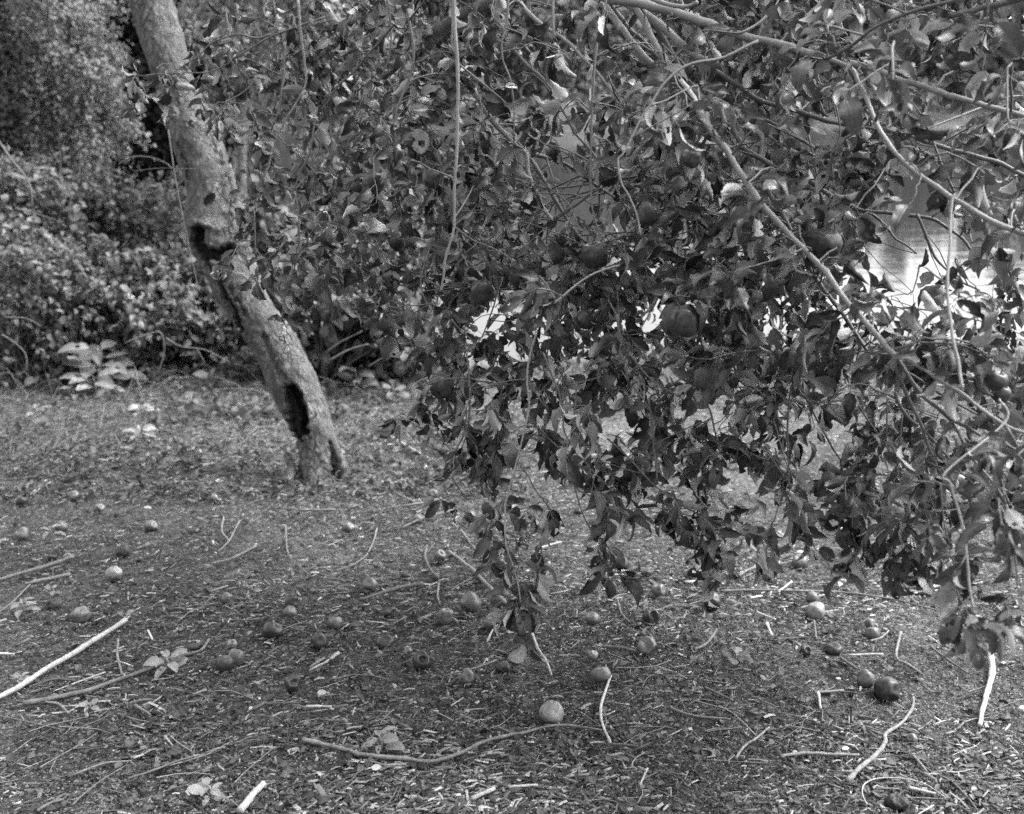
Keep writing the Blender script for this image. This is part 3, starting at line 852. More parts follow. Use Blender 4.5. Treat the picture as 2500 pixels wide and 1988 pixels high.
# the left side, seen against the trunk
branch(c1([(1420, 180), (1340, 200), (1250, 180), (1180, 195), (1100, 230), (1040, 290), (960, 345)]), 5, 3, 4.3)
branch(c1([(1700, 90), (1500, 160), (1400, 200), (1250, 290), (1180, 340), (1080, 380), (960, 380), (880, 395)]), 5, 3, 4.3)
branch(c1([(1560, 0), (1570, 150), (1590, 300), (1600, 430), (1550, 540), (1480, 650), (1430, 760), (1400, 900)]), 7, 3.5, 4.2, 4.2, 'limb')
branch(c1([(1490, 220), (1480, 400), (1460, 560), (1420, 680)]), 6, 5, 4.4)
branch(c1([(1640, 270), (1740, 290), (1900, 282), (1960, 250)]), 4, 3, 4.2)
branch(c1([(1480, 690), (1400, 690), (1310, 695)]), 3.5, 3, 4.2)
branch(c1([(1340, 400), (1300, 460), (1230, 510), (1160, 545)]), 4, 3, 4.1)
branch(c1([(1540, 1000), (1560, 1100), (1565, 1270), (1540, 1400), (1510, 1500), (1480, 1620), (1480, 1680)]), 4.5, 2.5, 4.0)
branch(c1([(1330, 1100), (1335, 1250), (1335, 1340)]), 3, 2.5, 4.0)
branch(c1([(1560, 1270), (1440, 1300), (1380, 1340)]), 4, 3, 4.0)
branch(c1([(1640, 1165), (1760, 1158), (1900, 1158)]), 3, 3, 4.2)
branch(c1([(1700, 420), (1760, 560), (1820, 640), (1900, 560), (1960, 640), (1990, 770)]), 4, 3, 4.2)
branch(c1([(1900, 0), (2010, -40)]) + [(955, 90), (940, 170), (900, 240), (880, 330), (884, 430)], 5, 3, 4.1)
branch(c1([(2080, 400), (2090, 520), (2070, 660)]), 5, 3, 3.9)
branch(c1([(1660, 560), (1640, 680), (1620, 800), (1570, 900), (1540, 1000)]), 4.5, 4, 4.1)
# the torn root that stands off the foot on the right
mb = MB()
C = catmull([P(796, 1030, ZT - 0.02), P(812, 1075, ZT - 0.03), P(828, 1110, ZT - 0.05), P(838, 1140, ZT - 0.06), P(840, 1178, ZT - 0.06)], n=6)
tube(mb, C, np.linspace(0.018, 0.030, len(C)), 9, 0.12)
part('root', mesh('root', np.concatenate(mb.V), mb.L, mb.T, M['bark']), tree)
mb = MB()
C = catmull([P(700, 1110, ZT), P(712, 1145, ZT - 0.05), P(700, 1180, ZT - 0.12)], n=5)
tube(mb, C, np.linspace(0.02, 0.035, len(C)), 9, 0.12)
part('root', mesh('root', np.concatenate(mb.V), mb.L, mb.T, M['bark']), tree)

# ---- foliage: how thick the curtain is, one digit per 100 x 100 px of the photograph
GRID = [
    "0000134666653433566565444",
    "0001345677553434778653222",
    "0002455677764447766655334",
    "0000024467887556775566445",
    "0000003578886545776655345",
    "0000003568887646888761123",
    "0000003527888878899872234",
    "0000000204787889999875565",
    "0000000002777788899888776",
    "0000000000675778899766666",
    "0000000000161567876524555",
    "0000000000022266566517767",
    "0000000000024443565415777",
    "0000000000005131031100244",
    "0000000000003010000000122",
    "0000000000000000000000011"]
GN = np.array([[int(c) for c in r] for r in GRID], float)
CAP = np.where(GN > 0, 0.62 * GN ** 2 + 2.2 * GN, 0)     # wished-for leaves per cell
CAP[:, :9] *= 1.45
CAP[:6, 9:17] *= 1.2
CAP[:6, 17:] *= 1.0
CAP[7:, :] *= 0.82
CAP[9:, 9:] *= 0.86
CAP[0:8, 12:] *= 1.05
CAP[1:6, 16:22] *= 1.15
have = np.zeros_like(CAP)
up_rows = 3
SA = np.array(SAMPLES)
ZB = np.interp(np.arange(25) + 0.5, [0, 6, 9, 12, 15, 18, 21, 25], [4.5, 4.5, 4.1, 3.5, 3.15, 2.95, 2.7, 2.4])
LV = []       # leaves: foot, direction, normal, size, shade
SHOOTS = []


def cell(px, py): return int(py // 100), int(px // 100)


def put_leaf(p, d, size):
    d = d / (np.linalg.norm(d) + 1e-9)
    up = np.array([0, -0.25, 1.0]) + 0.8 * rng.standard_normal(3)
    if rng.random() < 0.35: up = rng.standard_normal(3)
    LV.append((p, d, up, size, rng.random()))
    a = proj(p + d * size * 0.6)
    r, c = cell(a[0], a[1])
    if 0 <= r < CAP.shape[0] and 0 <= c < 25: have[r, c] += 1


def shoot(A, B, ra, nl=None, tip=True, dense=1.0):
    """a twig from a branch point to B, drooping, leaves on its outer part"""
    A = np.array(A); B = np.array(B)
    L = np.linalg.norm(B - A)
    mid = (A + B) / 2 + np.array([rng.normal(0, 0.22), rng.normal(0, 0.18), 0.05 + 0.3 * rng.random()]) * L
    end = B + np.array([rng.normal(0, 0.035), rng.normal(0, 0.03), 0.01 - 0.05 * rng.random()])
    C = catmull([A, mid, B, end], n=4)
    C[1:] += 0.003 * rng.standard_normal(C[1:].shape)
    R = np.linspace(min(ra * 0.7, 0.0028 + 0.002 * min(L, 1)), 0.0011, len(C))
    SHOOTS.append((C, R))
    seg = np.linalg.norm(np.diff(C, axis=0), axis=1); cum = np.concatenate(([0], np.cumsum(seg)))
    tot = cum[-1]
    s = tot * (0.25 + 0.2 * rng.random())
    low = float(np.clip((proj(B)[1] - 500) / 600, 0, 0.8))
    side = 1
    while s < tot:
        i = min(np.searchsorted(cum, s) - 1, len(C) - 2); i = max(i, 0)
        t = (s - cum[i]) / (seg[i] + 1e-9)
        p = C[i] * (1 - t) + C[i + 1] * t
        ax = (C[i + 1] - C[i]) / (seg[i] + 1e-9)
        k = 1 if rng.random() < 0.45 else 3
        for _ in range(k):
            h = rng.standard_normal(3); h -= ax * (h @ ax); h /= np.linalg.norm(h) + 1e-9
            d = 0.40 * ax + 0.85 * h + np.array([0, 0, 0.10 - (0.9 + low) * rng.random()])
            put_leaf(p, d, 0.036 + 0.052 * rng.random() ** 0.8)
        side = -side
        s += rng.uniform(0.022, 0.05) / dense
    if tip:
        ax = C[-1] - C[-2]; ax /= np.linalg.norm(ax) + 1e-9
        for _ in range(rng.integers(2, 5)):
            h = rng.standard_normal(3); h /= np.linalg.norm(h)
            put_leaf(C[-1], 0.9 * ax + 0.6 * h + np.array([0, 0, -0.3]), rng.uniform(0.035, 0.07))


# hand-placed hanging ends that give the curtain its outline
ENDS = [((1240, 1290), (1262, 1480), 2.97), ((1235, 1330), (1245, 1400), 2.97), ((1228, 1290), (1300, 1410), 2.98), ((1270, 1400), (1272, 1500), 2.95), ((1240, 1380), (1290, 1450), 2.97),
        ((1120, 1000), (1130, 1110), 3.2), ((1140, 930), (1190, 1080), 3.2), ((1160, 980), (1165, 1120), 3.2), ((1100, 960), (1125, 1040), 3.2), ((1180, 990), (1215, 1085), 3.15),
        ((1345, 1180), (1340, 1240), 3.0), ((1460, 1290), (1480, 1390), 2.95), ((1440, 1200), (1462, 1330), 2.98), ((1430, 1160), (1500, 1230), 3.0),
        ((1360, 1000), (1380, 1080), 2.8), ((1720, 1250), (1765, 1400), 2.9), ((1700, 1220), (1720, 1340), 2.9), ((1640, 1200), (1690, 1300), 2.9), ((1840, 1220), (1850, 1340), 2.85), ((1900, 1160), (1970, 1310), 2.9),
        ((1930, 1180), (1990, 1240), 2.9), ((2100, 1220), (2090, 1330), 2.6), ((2160, 1200), (2170, 1370), 2.6), ((2260, 1180), (2260, 1340), 2.5), ((2300, 1230), (2310, 1400), 2.45), ((2370, 1440), (2380, 1540), 2.15),
        ((2420, 1360), (2350, 1500), 2.15), ((2400, 1200), (2440, 1360), 2.3), ((2200, 1220), (2240, 1350), 2.5), ((2120, 1160), (2080, 1370), 2.6), ((1190, 1240), (1200, 1340), 3.1),
        ((692, 760), (700, 800), 3.95), ((696, 790), (680, 830), 3.95), ((630, 590), (560, 640), 3.9), ((620, 600), (610, 690), 3.9), ((720, 560), (700, 690), 3.9), ((740, 540), (790, 680), 3.9), ((700, 600), (650, 640), 3.9),
        ((440, 180), (380, 165), 4.2), ((430, 185), (345, 235), 4.2), ((440, 180), (420, 215), 4.2), ((545, 255), (540, 320), 4.1), ((560, 250), (620, 340), 4.1), ((545, 250), (505, 300), 4.1), ((520, 100), (470, 95), 4.3), ((510, 100), (560, 110), 4.3),
        ((1060, 940), (1045, 1020), 3.3), ((1070, 900), (1100, 960), 3.3), ((940, 770), (915, 790), 3.5), ((980, 760), (930, 810), 3.5)]
for a, b, z in ENDS:
    k = np.argmin((SA[:, 0] - a[0]) ** 2 + (SA[:, 1] - a[1]) ** 2 + (200 * (SA[:, 2] - z)) ** 2)
    A = P(SA[k, 0], SA[k, 1], SA[k, 2])
    shoot(A, P(b[0], b[1], z), 0.003, dense=1.3)

# shoots fill the curtain until it is as thick as in the photograph
tries = 0
while tries < 16000:
    tries += 1
    deficit = np.clip(CAP - have, 0, None)
    if deficit.sum() < 30: break
    flat = (deficit ** 1.5).ravel()
    k = rng.choice(len(flat), p=flat / flat.sum())
    r, c = divmod(k, 25)
    px, py = (c + rng.random()) * 100, (r + rng.random()) * 100
    zb = ZB[min(24, int(px // 100))]
    z = zb + rng.choice([rng.uniform(-0.25, 0.25), rng.uniform(0.1, 1.25), rng.uniform(-0.6, -0.1)], p=[0.45, 0.49, 0.06])
    dx, dy, dz = SA[:, 0] - px, SA[:, 1] - py, SA[:, 2] - z
    cost = np.abs(dx) * 0.55 + np.where(dy < 0, -dy * 0.7, dy * 3.0) + np.abs(dz) * 420 + rng.random(len(SA)) * 60
    j = np.argmin(cost)
    A = P(SA[j, 0], SA[j, 1], SA[j, 2]); B = P(px, py, z)
    if (A - B).length < 0.03: continue
    if (A - B).length > 0.9:
        # a higher start within the curtain, hidden by the leaves above
        A = P(px + rng.normal(0, 40), py - rng.uniform(90, 220), z + rng.normal(0, 0.1))
    shoot(A, B, SA[j, 3])
print('leaves', len(LV), 'shoots', len(SHOOTS), 'tries', tries)
# the crown goes on above the picture
for _ in range(150):
    px, py = rng.uniform(500, 2600), rng.uniform(-320, -60)
    z = np.interp(px, [500, 1200, 2600], [4.9, 3.9, 2.9]) + rng.uniform(-0.4, 0.9)
    shoot(P(px + rng.normal(0, 60), py - 120, z), P(px, py, z), 0.004)

LF = np.array([l[0] for l in LV]); LD = np.array([l[1] for l in LV]); LN = np.array([l[2] for l in LV]); LS = np.array([l[3] for l in LV]); LH = np.array([l[4] for l in LV])
HANGPX = [h for h in [((1670, 785), 76, 2.62), ((2007, 598), 84, 2.75), ((1453, 624), 64, 3.1), ((1177, 712), 58, 3.3), ((1078, 943), 58, 3.3), ((912, 446), 54, 3.9), ((750, 632), 42, 4.1), ((1687, 386), 50, 2.6), ((1012, 347), 42, 3.7), ((1052, 438), 46, 3.7), ((969, 593), 40, 3.8)] if h[1] > 53]
for (hx_, hy_), hd_, hz_ in HANGPX: GUARD.append((hx_, hy_, hz_, hd_ * 0.42))
for hx_, hy_, hd_ in ((1130, 1180, 30), (1760, 1000, 38), (1400, 480, 44), (1330, 560, 30), (2010, 330, 34), (2330, 420, 40), (2240, 470, 40), (1990, 500, 26), (1370, 420, 24), (2160, 620, 40), (2290, 640, 36), (1262, 640, 16), (2060, 560, 26), (1385, 350, 26), (2150, 640, 46), (2230, 690, 50), (2330, 610, 42), (2400, 700, 34), (2190, 750, 26), (2340, 740, 26), (2260, 600, 40)): GUARD.append((hx_, hy_, 5.0, hd_))
for p_ in cp[::3]:
    if p_[1] < 140 or 330 < p_[1] < 540 or p_[1] > 840: GUARD.append((p_[0] - 4, p_[1], ZT, 50))
GA = np.array(GUARD)
pm = np.array(proj((LF + LD * LS[:, None] * 0.75).T)).T
keepl = np.ones(len(LF), bool)
for i in range(len(LF)):
    hit = (np.hypot(GA[:, 0] - pm[i, 0], GA[:, 1] - pm[i, 1]) < GA[:, 3] + 6) & (GA[:, 2] > pm[i, 2] - 0.02)
    if hit.any() and rng.random() < 0.9: keepl[i] = False
LF, LD, LN, LS, LH = LF[keepl], LD[keepl], LN[keepl], LS[keepl], LH[keepl]
print('kept', len(LF))
# drop leaves whose blade would touch the ground
okk = (LF[:, 2] + LD[:, 2] * LS * 1.3) > land(LF[:, 0], LF[:, 1]) + 0.01
LF, LD, LN, LS, LH = LF[okk], LD[okk], LN[okk], LS[okk], LH[okk]
R3 = axes(LD, LN, LS)
mp = np.array(proj((LF + LD * LS[:, None] * 0.7).T)).T
inview = (mp[:, 0] > -20) & (mp[:, 0] < 2520) & (mp[:, 1] > -20) & (mp[:, 1] < 2000)
nv_ = R3[:, :, 2] / LS[:, None]
vd_ = mp[:, 2]
viewdir = LF / np.linalg.norm(LF, axis=1)[:, None]
facing = np.abs((nv_ * viewdir).sum(1))
sizepx = LS * F / vd_ * (0.35 + 0.65 * facing)
order = np.argsort(vd_)
zb_ = {}
score = np.where(inview, sizepx, 0)
for i in order:
    if not inview[i]: continue
    key = (int(mp[i, 0] // 26), int(mp[i, 1] // 26))
    zb_[key] = zb_.get(key, 0) + 1
    if zb_[key] > 1: score[i] *= 0.55
best = set(np.argsort(-score)[:300].tolist())
himesh = []
for i, t in enumerate(HI):
    V, L, T, U = template_arrays(t)
    himesh.append(mesh('leaf', V, L, T, M['leaf'], U, {'shade': np.zeros(len(V))}))
which = rng.integers(0, 18, len(LF))
TI = Matrix.Translation(-tree.location)
for i in sorted(best):
    o = bpy.data.objects.new('leaf', himesh[which[i]])
    COL.objects.link(o)
    o.parent = tree
    m4 = Matrix([list(R3[i][r]) + [LF[i][r]] for r in range(3)] + [[0, 0, 0, 1]])
    o.matrix_local = TI @ m4
rest = np.array([i for i in range(len(LF)) if i not in best])
fo = merged('foliage', LOA, which[rest], R3[rest], LF[rest], LH[rest], M['leaf'])
fo.parent = tree; fo.matrix_parent_inverse = TI; fo['kind'] = 'stuff'
# twigs
mbr = MB(); npart = 0
ordS = sorted(range(len(SHOOTS)), key=lambda i: -np.linalg.norm(SHOOTS[i][0][-1] - SHOOTS[i][0][0]) / proj(SHOOTS[i][0][-1])[2] * (1 if 0 < proj(SHOOTS[i][0][-1])[1] < 1988 else 0))
for n, i in enumerate(ordS):
    C, R = SHOOTS[i]
    if n < 280:
        mb = MB(); tube(mb, C, R, 6, 0.08, cap=False)
        part('twig', mesh('twig', np.concatenate(mb.V), mb.L, mb.T, M['twig']), tree)
    else:
        tube(mbr, C, R, 4, 0.08, cap=False)
if mbr.n:
    part('twig_spray', mesh('twig_spray', np.concatenate(mbr.V), mbr.L, mbr.T, M['twig']), tree, kind='stuff')

# ------------------------------------------------------------------ apples
def apple_mesh(R, mat, seed=0, squash=1.0, dent=0, wrinkle=0.0, hole=False, ns=26, nr=18):
    r = np.random.default_rng(seed)
    ph = np.linspace(0.0, np.pi, nr + 1); th = np.linspace(0, 2 * np.pi, ns, endpoint=False)
    PH, TH = np.meshgrid(ph, th, indexing='ij')
    rr = np.sin(PH) * (1 + 0.09 * np.cos(PH))
    h = 1.12 * np.cos(PH) - 0.34 * np.exp(-(PH / 0.40) ** 2) + 0.20 * np.exp(-((np.pi - PH) / 0.34) ** 2)
    rr = rr * (1 + 0.03 * np.cos(5 * TH + r.random() * 6) * np.sin(PH) * (PH > 1.2))
    X, Y, Z = rr * np.cos(TH), rr * np.sin(TH), h
    n = 1 + 0.12 * vnoise(X * 1.3 + seed, Y * 1.3, Z * 1.3, 3) + 0.05 * vnoise(X * 3 + seed, Y * 3, Z * 3, 5)
    if wrinkle: n = n + wrinkle * 0.10 * (np.abs(fbm(X * 3 + seed, Y * 3, Z * 3, 3, 8)) - 0.4)
    Vv = np.stack([X * n, Y * n, Z * n * squash], -1).reshape(-1, 3)
    for _ in range(dent):
        d = r.standard_normal(3); d[2] = abs(d[2]) * 0.6; d[1] -= 0.8; d /= np.linalg.norm(d)
        a = np.clip(Vv @ d / (np.linalg.norm(Vv, axis=1) + 1e-6), -1, 1)
        g = np.exp(-((1 - a) / r.uniform(0.04, 0.14)) ** 1.3)
        Vv = Vv - d * (g * r.uniform(0.22, 0.42))[:, None]
    if hole:
        d = np.array([0.15, -0.55, 0.8]); d /= np.linalg.norm(d)
        a = np.clip(Vv @ d / (np.linalg.norm(Vv, axis=1) + 1e-6), -1, 1)
        g = sstep(0.86, 0.99, a)
        Vv = Vv - d * (g * (0.50 + 0.2 * r.random(len(g))))[:, None]
    Fs = []
    for i in range(nr):
        for j in range(ns):
            k = (j + 1) % ns
            Fs.append((i * ns + j, (i + 1) * ns + j, (i + 1) * ns + k, i * ns + k))
    return mesh('apple', Vv * R, np.array(Fs).ravel(), np.full(len(Fs), 4), mat)


def apple(center, R, kind, seed, label, group, rot=None, hang=False):
    matk, kw = {'dark': ('adark', dict(wrinkle=0.2)), 'mid': ('amid', dict(wrinkle=0.35, dent=seed % 2)), 'pale': ('apale', {}), 'hang': ('ahang', {}),
                'dentd': ('adark', dict(dent=2, wrinkle=0.5)), 'dentm': ('amid', dict(dent=2, wrinkle=0.7)), 'dentp': ('apale', dict(dent=1, wrinkle=0.5)),
                'wrink': ('amid', dict(wrinkle=1.6, squash=0.85)), 'rot': ('arot', dict(dent=3, wrinkle=2.2, squash=0.75)),
                'flat': ('adark', dict(dent=1, wrinkle=1.0, squash=0.62)), 'open': ('adark', dict(hole=True, wrinkle=1.4, dent=1)),
                'lump': ('arot', dict(dent=2, wrinkle=2.6, squash=0.55))}[kind]
    big = R * F / max(1, proj(center)[2]) > 24
    o = obj('apple', apple_mesh(R, M[matk], seed, ns=34 if big else 22, nr=24 if big else 14, **kw), label=label, cat='apple', group=group)
    o.location = center
    r = random.Random(seed)
    if rot is None:
        rot = (r.uniform(-0.9, 1.2), r.uniform(-0.7, 0.7), r.uniform(0, 6.28)) if not hang else (r.uniform(-0.3, 0.3), r.uniform(-0.3, 0.3), r.uniform(0, 6))
    o.rotation_euler = rot
    sq = kw.get('squash', 1.0)
    mb = MB()
    L = 0.22 * R if not hang else 0.75 * R
    C = np.array([(0, 0, 0.50 * R * sq), (0.03 * R, 0, 0.62 * R * sq), (0.08 * R, 0.03 * R, 0.62 * R * sq + L)])
    tube(mb, catmull(C, n=3), 0.0016, 5)
    mb.build('stem', M['twig'], o)
    if kind not in ('rot', 'lump', 'open'):
        mb = MB()
        for q in range(5):
            a = q * 1.257
            c, s = math.cos(a), math.sin(a)
            z = -0.70 * R * sq
            mb.add([(0.02 * R * c, 0.02 * R * s, z - 0.02 * R), (0.12 * R * c - 0.05 * R * s, 0.12 * R * s + 0.05 * R * c, z - 0.04 * R), (0.20 * R * c, 0.20 * R * s, z - 0.14 * R), (0.12 * R * c + 0.05 * R * s, 0.12 * R * s - 0.05 * R * c, z - 0.04 * R)], [(0, 1, 2, 3)])
        mb.build('calyx', M['darkwood'], o)
    return o


HANG = [((1670, 785), 76, 2.62, 'big round apple hanging in the middle of the leaf curtain in full view'),
        ((1648, 790), 62, 2.72, 'apple half hidden behind the big round one in the middle of the curtain'),
        ((2007, 598), 84, 2.75, 'large dark apple under leaves beside the long diagonal branch, next to the bright water'),
        ((1453, 624), 64, 3.1, 'dark apple hanging above the bowed pale twig in the middle of the curtain'),
        ((1177, 712), 58, 3.3, 'apple with a leaf laid over its side, left of the bright gap of water'),
        ((1078, 943), 58, 3.3, 'apple with a torn leaf against it at the lower left edge of the curtain'),
        ((912, 446), 54, 3.9, 'dark apple with a leaf on its brow, hanging right of the leaning trunk'),
        ((872, 458), 32, 4.1, 'small dark apple close against the left of a larger one at the curtain\'s thin side'),
        ((1012, 347), 42, 3.7, 'narrow dark apple under a folded leaf near the long vertical shoot'),
        ((1052, 438), 46, 3.7, 'apple behind leaves just left of the vertical shoot, halfway up it'),
        ((750, 632), 42, 4.1, 'dark apple in the leaf tuft that hangs lowest beside the trunk'),
        ((969, 593), 40, 3.8, 'small apple in shade left of the foot of the vertical shoot'),
        ((1687, 386), 50, 2.6, 'dark apple tucked under the blurred leaves close to the lens, upper middle'),
        ((1585, 524), 58, 2.9, 'dark apple under pale blurred leaves right of the thin hanging shoot'),
        ((2000, 790), 60, 2.9, 'apple deep in shade below the diagonal branch, left of the fan of twigs'),
        ((1752, 806), 46, 3.0, 'small shaded apple to the right of the big round one'),
        ((1432, 780), 50, 3.2, 'apple in shade directly left of the paired apples'),
        ((2432, 930), 52, 2.4, 'blurred apple among the near leaves at the picture\'s right edge'),
        ((2445, 962), 44, 2.45, 'lower of two blurred apples among near leaves at the right edge')]
for i, ((px, py), d, z, lab) in enumerate(HANG):
    R = d / 2 * z / F
    apple(P(px, py, z), R, 'hang', 500 + i, lab, 'apples hanging on the tree', hang=True)

FALL = [
    (c7, 118, 95, 60, 'dentd', 'wrinkled dark fallen apple at the left edge beside a thin straight pale twig'),
    (c7, 387, 65, 56, 'mid', 'fallen apple on the chips left of the trunk, behind all others on that side'),
    (c7, 515, 130, 52, 'mid', 'small fallen apple a step in front of the rearmost one left of the trunk'),
    (c7, 120, 262, 66, 'mid', 'grey fallen apple at far left below a straight twig'),
    (c7, 320, 225, 58, 'mid', 'fallen apple behind the round grey weed leaf at far left'),
    (c7, 785, 222, 64, 'mid', 'fallen apple standing alone in the chips between the far left and the trunk foot'),
    (c7, 1005, 240, 58, 'flat', 'dark half-sunk apple in a dip below the trunk foot'),
    (c7, 640, 345, 78, 'rot', 'collapsed black apple just above the round pale one on the left'),
    (c7, 590, 466, 82, 'pale', 'round pale fallen apple with a smooth skin, left part of the ground'),
    (c7, 285, 608, 82, 'lump', 'dark rotting apple beside a tuft of small weeds at left'),
    (c7, 425, 684, 92, 'mid', 'round fallen apple above the top end of the long bleached stick'),
    (c7, 1178, 598, 64, 'dentm', 'small dented apple with a stick leaning on it, left of centre'),
    (c7, 1515, 618, 72, 'dentd', 'dark apple touching the back of a collapsed brown one'),
    (c7, 1502, 668, 64, 'wrink', 'collapsed apple touching the front of a darker one'),
    (c7, 1410, 762, 94, 'dark', 'shiny dark fallen apple above the pair that touch'),
    (c7, 1738, 722, 72, 'wrink', 'light shrunken apple with a curled dent behind a dark glossy one'),
    (c7, 1655, 818, 94, 'dentd', 'dark glossy apple with a split top, right of the shiny dark one'),
    (c7, 1222, 898, 88, 'mid', 'right and lighter one of two fallen apples that touch'),
    (c7, 1165, 936, 92, 'dark', 'left and darker one of two fallen apples that touch'),
    (c7, 1524, 1038, 90, 'open', 'dark apple showing its stem hollow, near the pale dry leaf'),
    (c7, 1112, 80, 44, 'mid', 'small apple behind a bright white leaf left of the trunk foot'),
    (c7, 275, 375, 50, 'lump', 'flat dark rotten apple at left under the grey weed leaf'),
    (c7, 1010, 835, 66, 'lump', 'black rotten lump of an apple behind the weed on the grey stick'),
    (c7, 1205, 835, 54, 'pale', 'pale apple half sunk in litter behind the touching pair'),
    (c8, 545, 55, 56, 'mid', 'fallen apple right of the trunk foot by the wavy twig'),
    (c8, 108, 230, 62, 'mid', 'fallen apple in front of the trunk foot'),
    (c8, 465, 185, 48, 'mid', 'dull small apple beneath a pale straight twig, right of the trunk'),
    (c8, 740, 172, 64, 'dark', 'dark apple right of the withered dangling twig end'),
    (c8, 825, 155, 38, 'mid', 'tiny apple behind the bare hanging twig'),
    (c8, 580, 375, 66, 'dentm', 'fallen apple beside the upper end of a curved twig, centre of the ground'),
    (c8, 408, 465, 60, 'lump', 'black rotten apple between the curved twig and the short thick stick'),
    (c8, 220, 525, 76, 'mid', 'smooth apple above the left end of the short thick stick'),
    (c8, 742, 618, 102, 'mid', 'large apple left of the tip of the lowest hanging twig'),
    (c8, 612, 688, 86, 'dentm', 'apple showing a stem hollow, with a flat chip leaning on its front'),
    (c8, 850, 715, 80, 'dentm', 'apple with a dark slit, right below the large one by the hanging tip'),
    (c8, 297, 812, 88, 'flat', 'flattened apple split across, left of centre'),
    (c8, 488, 918, 96, 'open', 'rotten apple with an open dark core, centre foreground'),
    (c8, 722, 1002, 82, 'dentm', 'ribbed apple at the end of a thin stick below the open rotten one'),
    (c8, 910, 950, 70, 'rot', 'black shrivelled apple with spiky remains at the end of a thin stick'),
    (c8, 1128, 425, 72, 'mid', 'apple partly behind the leaves of the lowest hanging twig'),
    (c8, 1518, 415, 78, 'dark', 'dark apple behind the tips of the drooping middle leaves'),
    (c8, 1650, 455, 54, 'lump', 'black lump of rotten apple to the right of the drooping middle leaves'),
    (c8, 1712, 555, 72, 'dentm', 'dented apple standing behind a round dark one, centre right'),
    (c8, 1675, 690, 88, 'open', 'round dark apple with its stem hollow up, centre right'),
    (c8, 1370, 700, 74, 'wrink', 'wrinkled spotted apple left of the round dark one with a hollow'),
    (c8, 1655, 845, 98, 'dentm', 'tall lumpy apple in front of the round dark one, centre right'),
    (c8, 1415, 990, 98, 'wrink', 'caved-in apple at the top end of the bowed pale twig'),
    (c8, 1375, 890, 48, 'pale', 'small light apple half buried above the caved-in one'),
    (c8, 1158, 1184, 122, 'pale', 'biggest and palest fallen apple, just above the long wavy stick'),
    (c8, 110, 1370, 68, 'flat', 'sunken dark apple behind the broad-leaved seedling'),
    (c8, 1298, 145, 40, 'dark', 'small dark apple behind the middle of the curtain\'s lower fringe'),
    (c8, 300, 660, 56, 'lump', 'black crumbling apple below the short thick stick'),
    (c9, 185, 612, 90, 'dark', 'dark smooth apple at the left end of the long straight twig'),
    (c9, 178, 545, 58, 'flat', 'dull dark apple right behind the one at the end of the long straight twig'),
    (c9, 68, 470, 60, 'mid', 'apple leaning on a larger clod right of the curtain\'s middle tips'),
    (c9, 705, 593, 66, 'mid', 'apple directly behind a paler one on the right-hand ground'),
    (c9, 722, 660, 94, 'pale', 'pale round apple with a deep stem hollow on the right-hand ground'),
    (c9, 640, 405, 78, 'wrink', 'shrunken apple under a bleached leaf in the gap between the hanging branches'),
    (c9, 1282, 535, 72, 'flat', 'low dark apple at the end of a pale stick under the right-hand branches'),
    (c9, 1005, 725, 54, 'mid', 'upper and smaller of two apples stacked closely at right'),
    (c9, 1015, 775, 76, 'wrink', 'lower, wrinkled one of two apples stacked closely at right'),
    (c9, 815, 850, 90, 'flat', 'dark flattened apple left below the two stacked ones'),
    (c9, 672, 868, 62, 'open', 'small dark apple with a hollow beside a white chip'),
    (c9, 980, 1012, 94, 'dentm', 'dented apple pressed against the biggest dark one at right'),
    (c9, 1088, 1062, 130, 'dentd', 'biggest dark glossy apple with a deep fold, right foreground'),
    (c9, 1222, 1322, 56, 'mid', 'small upright oval apple right of the forked stick'),
    (c9, 1175, 1300, 44, 'lump', 'black crumb of rotten apple against the small upright oval one'),
    (c9, 1145, 1640, 116, 'rot', 'open rotten apple inside the loop of thin pale vine at the bottom edge'),
    (c9, 1575, 1415, 84, 'lump', 'dark rotting apple under a weed at the lower right'),
    (c9, 885, 560, 40, 'dark', 'little dark apple beyond the middle of the long straight twig'),
    (c9, 432, 1125, 32, 'lump', 'tiny black apple remnant alone on bare soil, right foreground'),
]
for i, (fn, x, y, d, kind, lab) in enumerate(FALL):
    px, py = fn([(x, y)])[0]; dp = d / 2.121
    g = G(px, py + dp * 0.36)
    z = proj(g)[2]
    R = dp / 2 * z / F
    sq = {'rot': 0.75, 'flat': 0.62, 'lump': 0.55}.get(kind, 0.9)
    rot = None
    if kind == 'open': rot = (0.1, 0, 0)
    if kind in ('flat', 'rot', 'lump'): rot = (0.15, 0.1, i * 0.7)
    c = Vector((g.x, g.y, gz(g.x, g.y) + R * sq * 0.82))
    # the apple sits where its middle is seen
    apple(c, R, kind, 700 + i, lab, 'apples fallen on the ground', rot=rot)

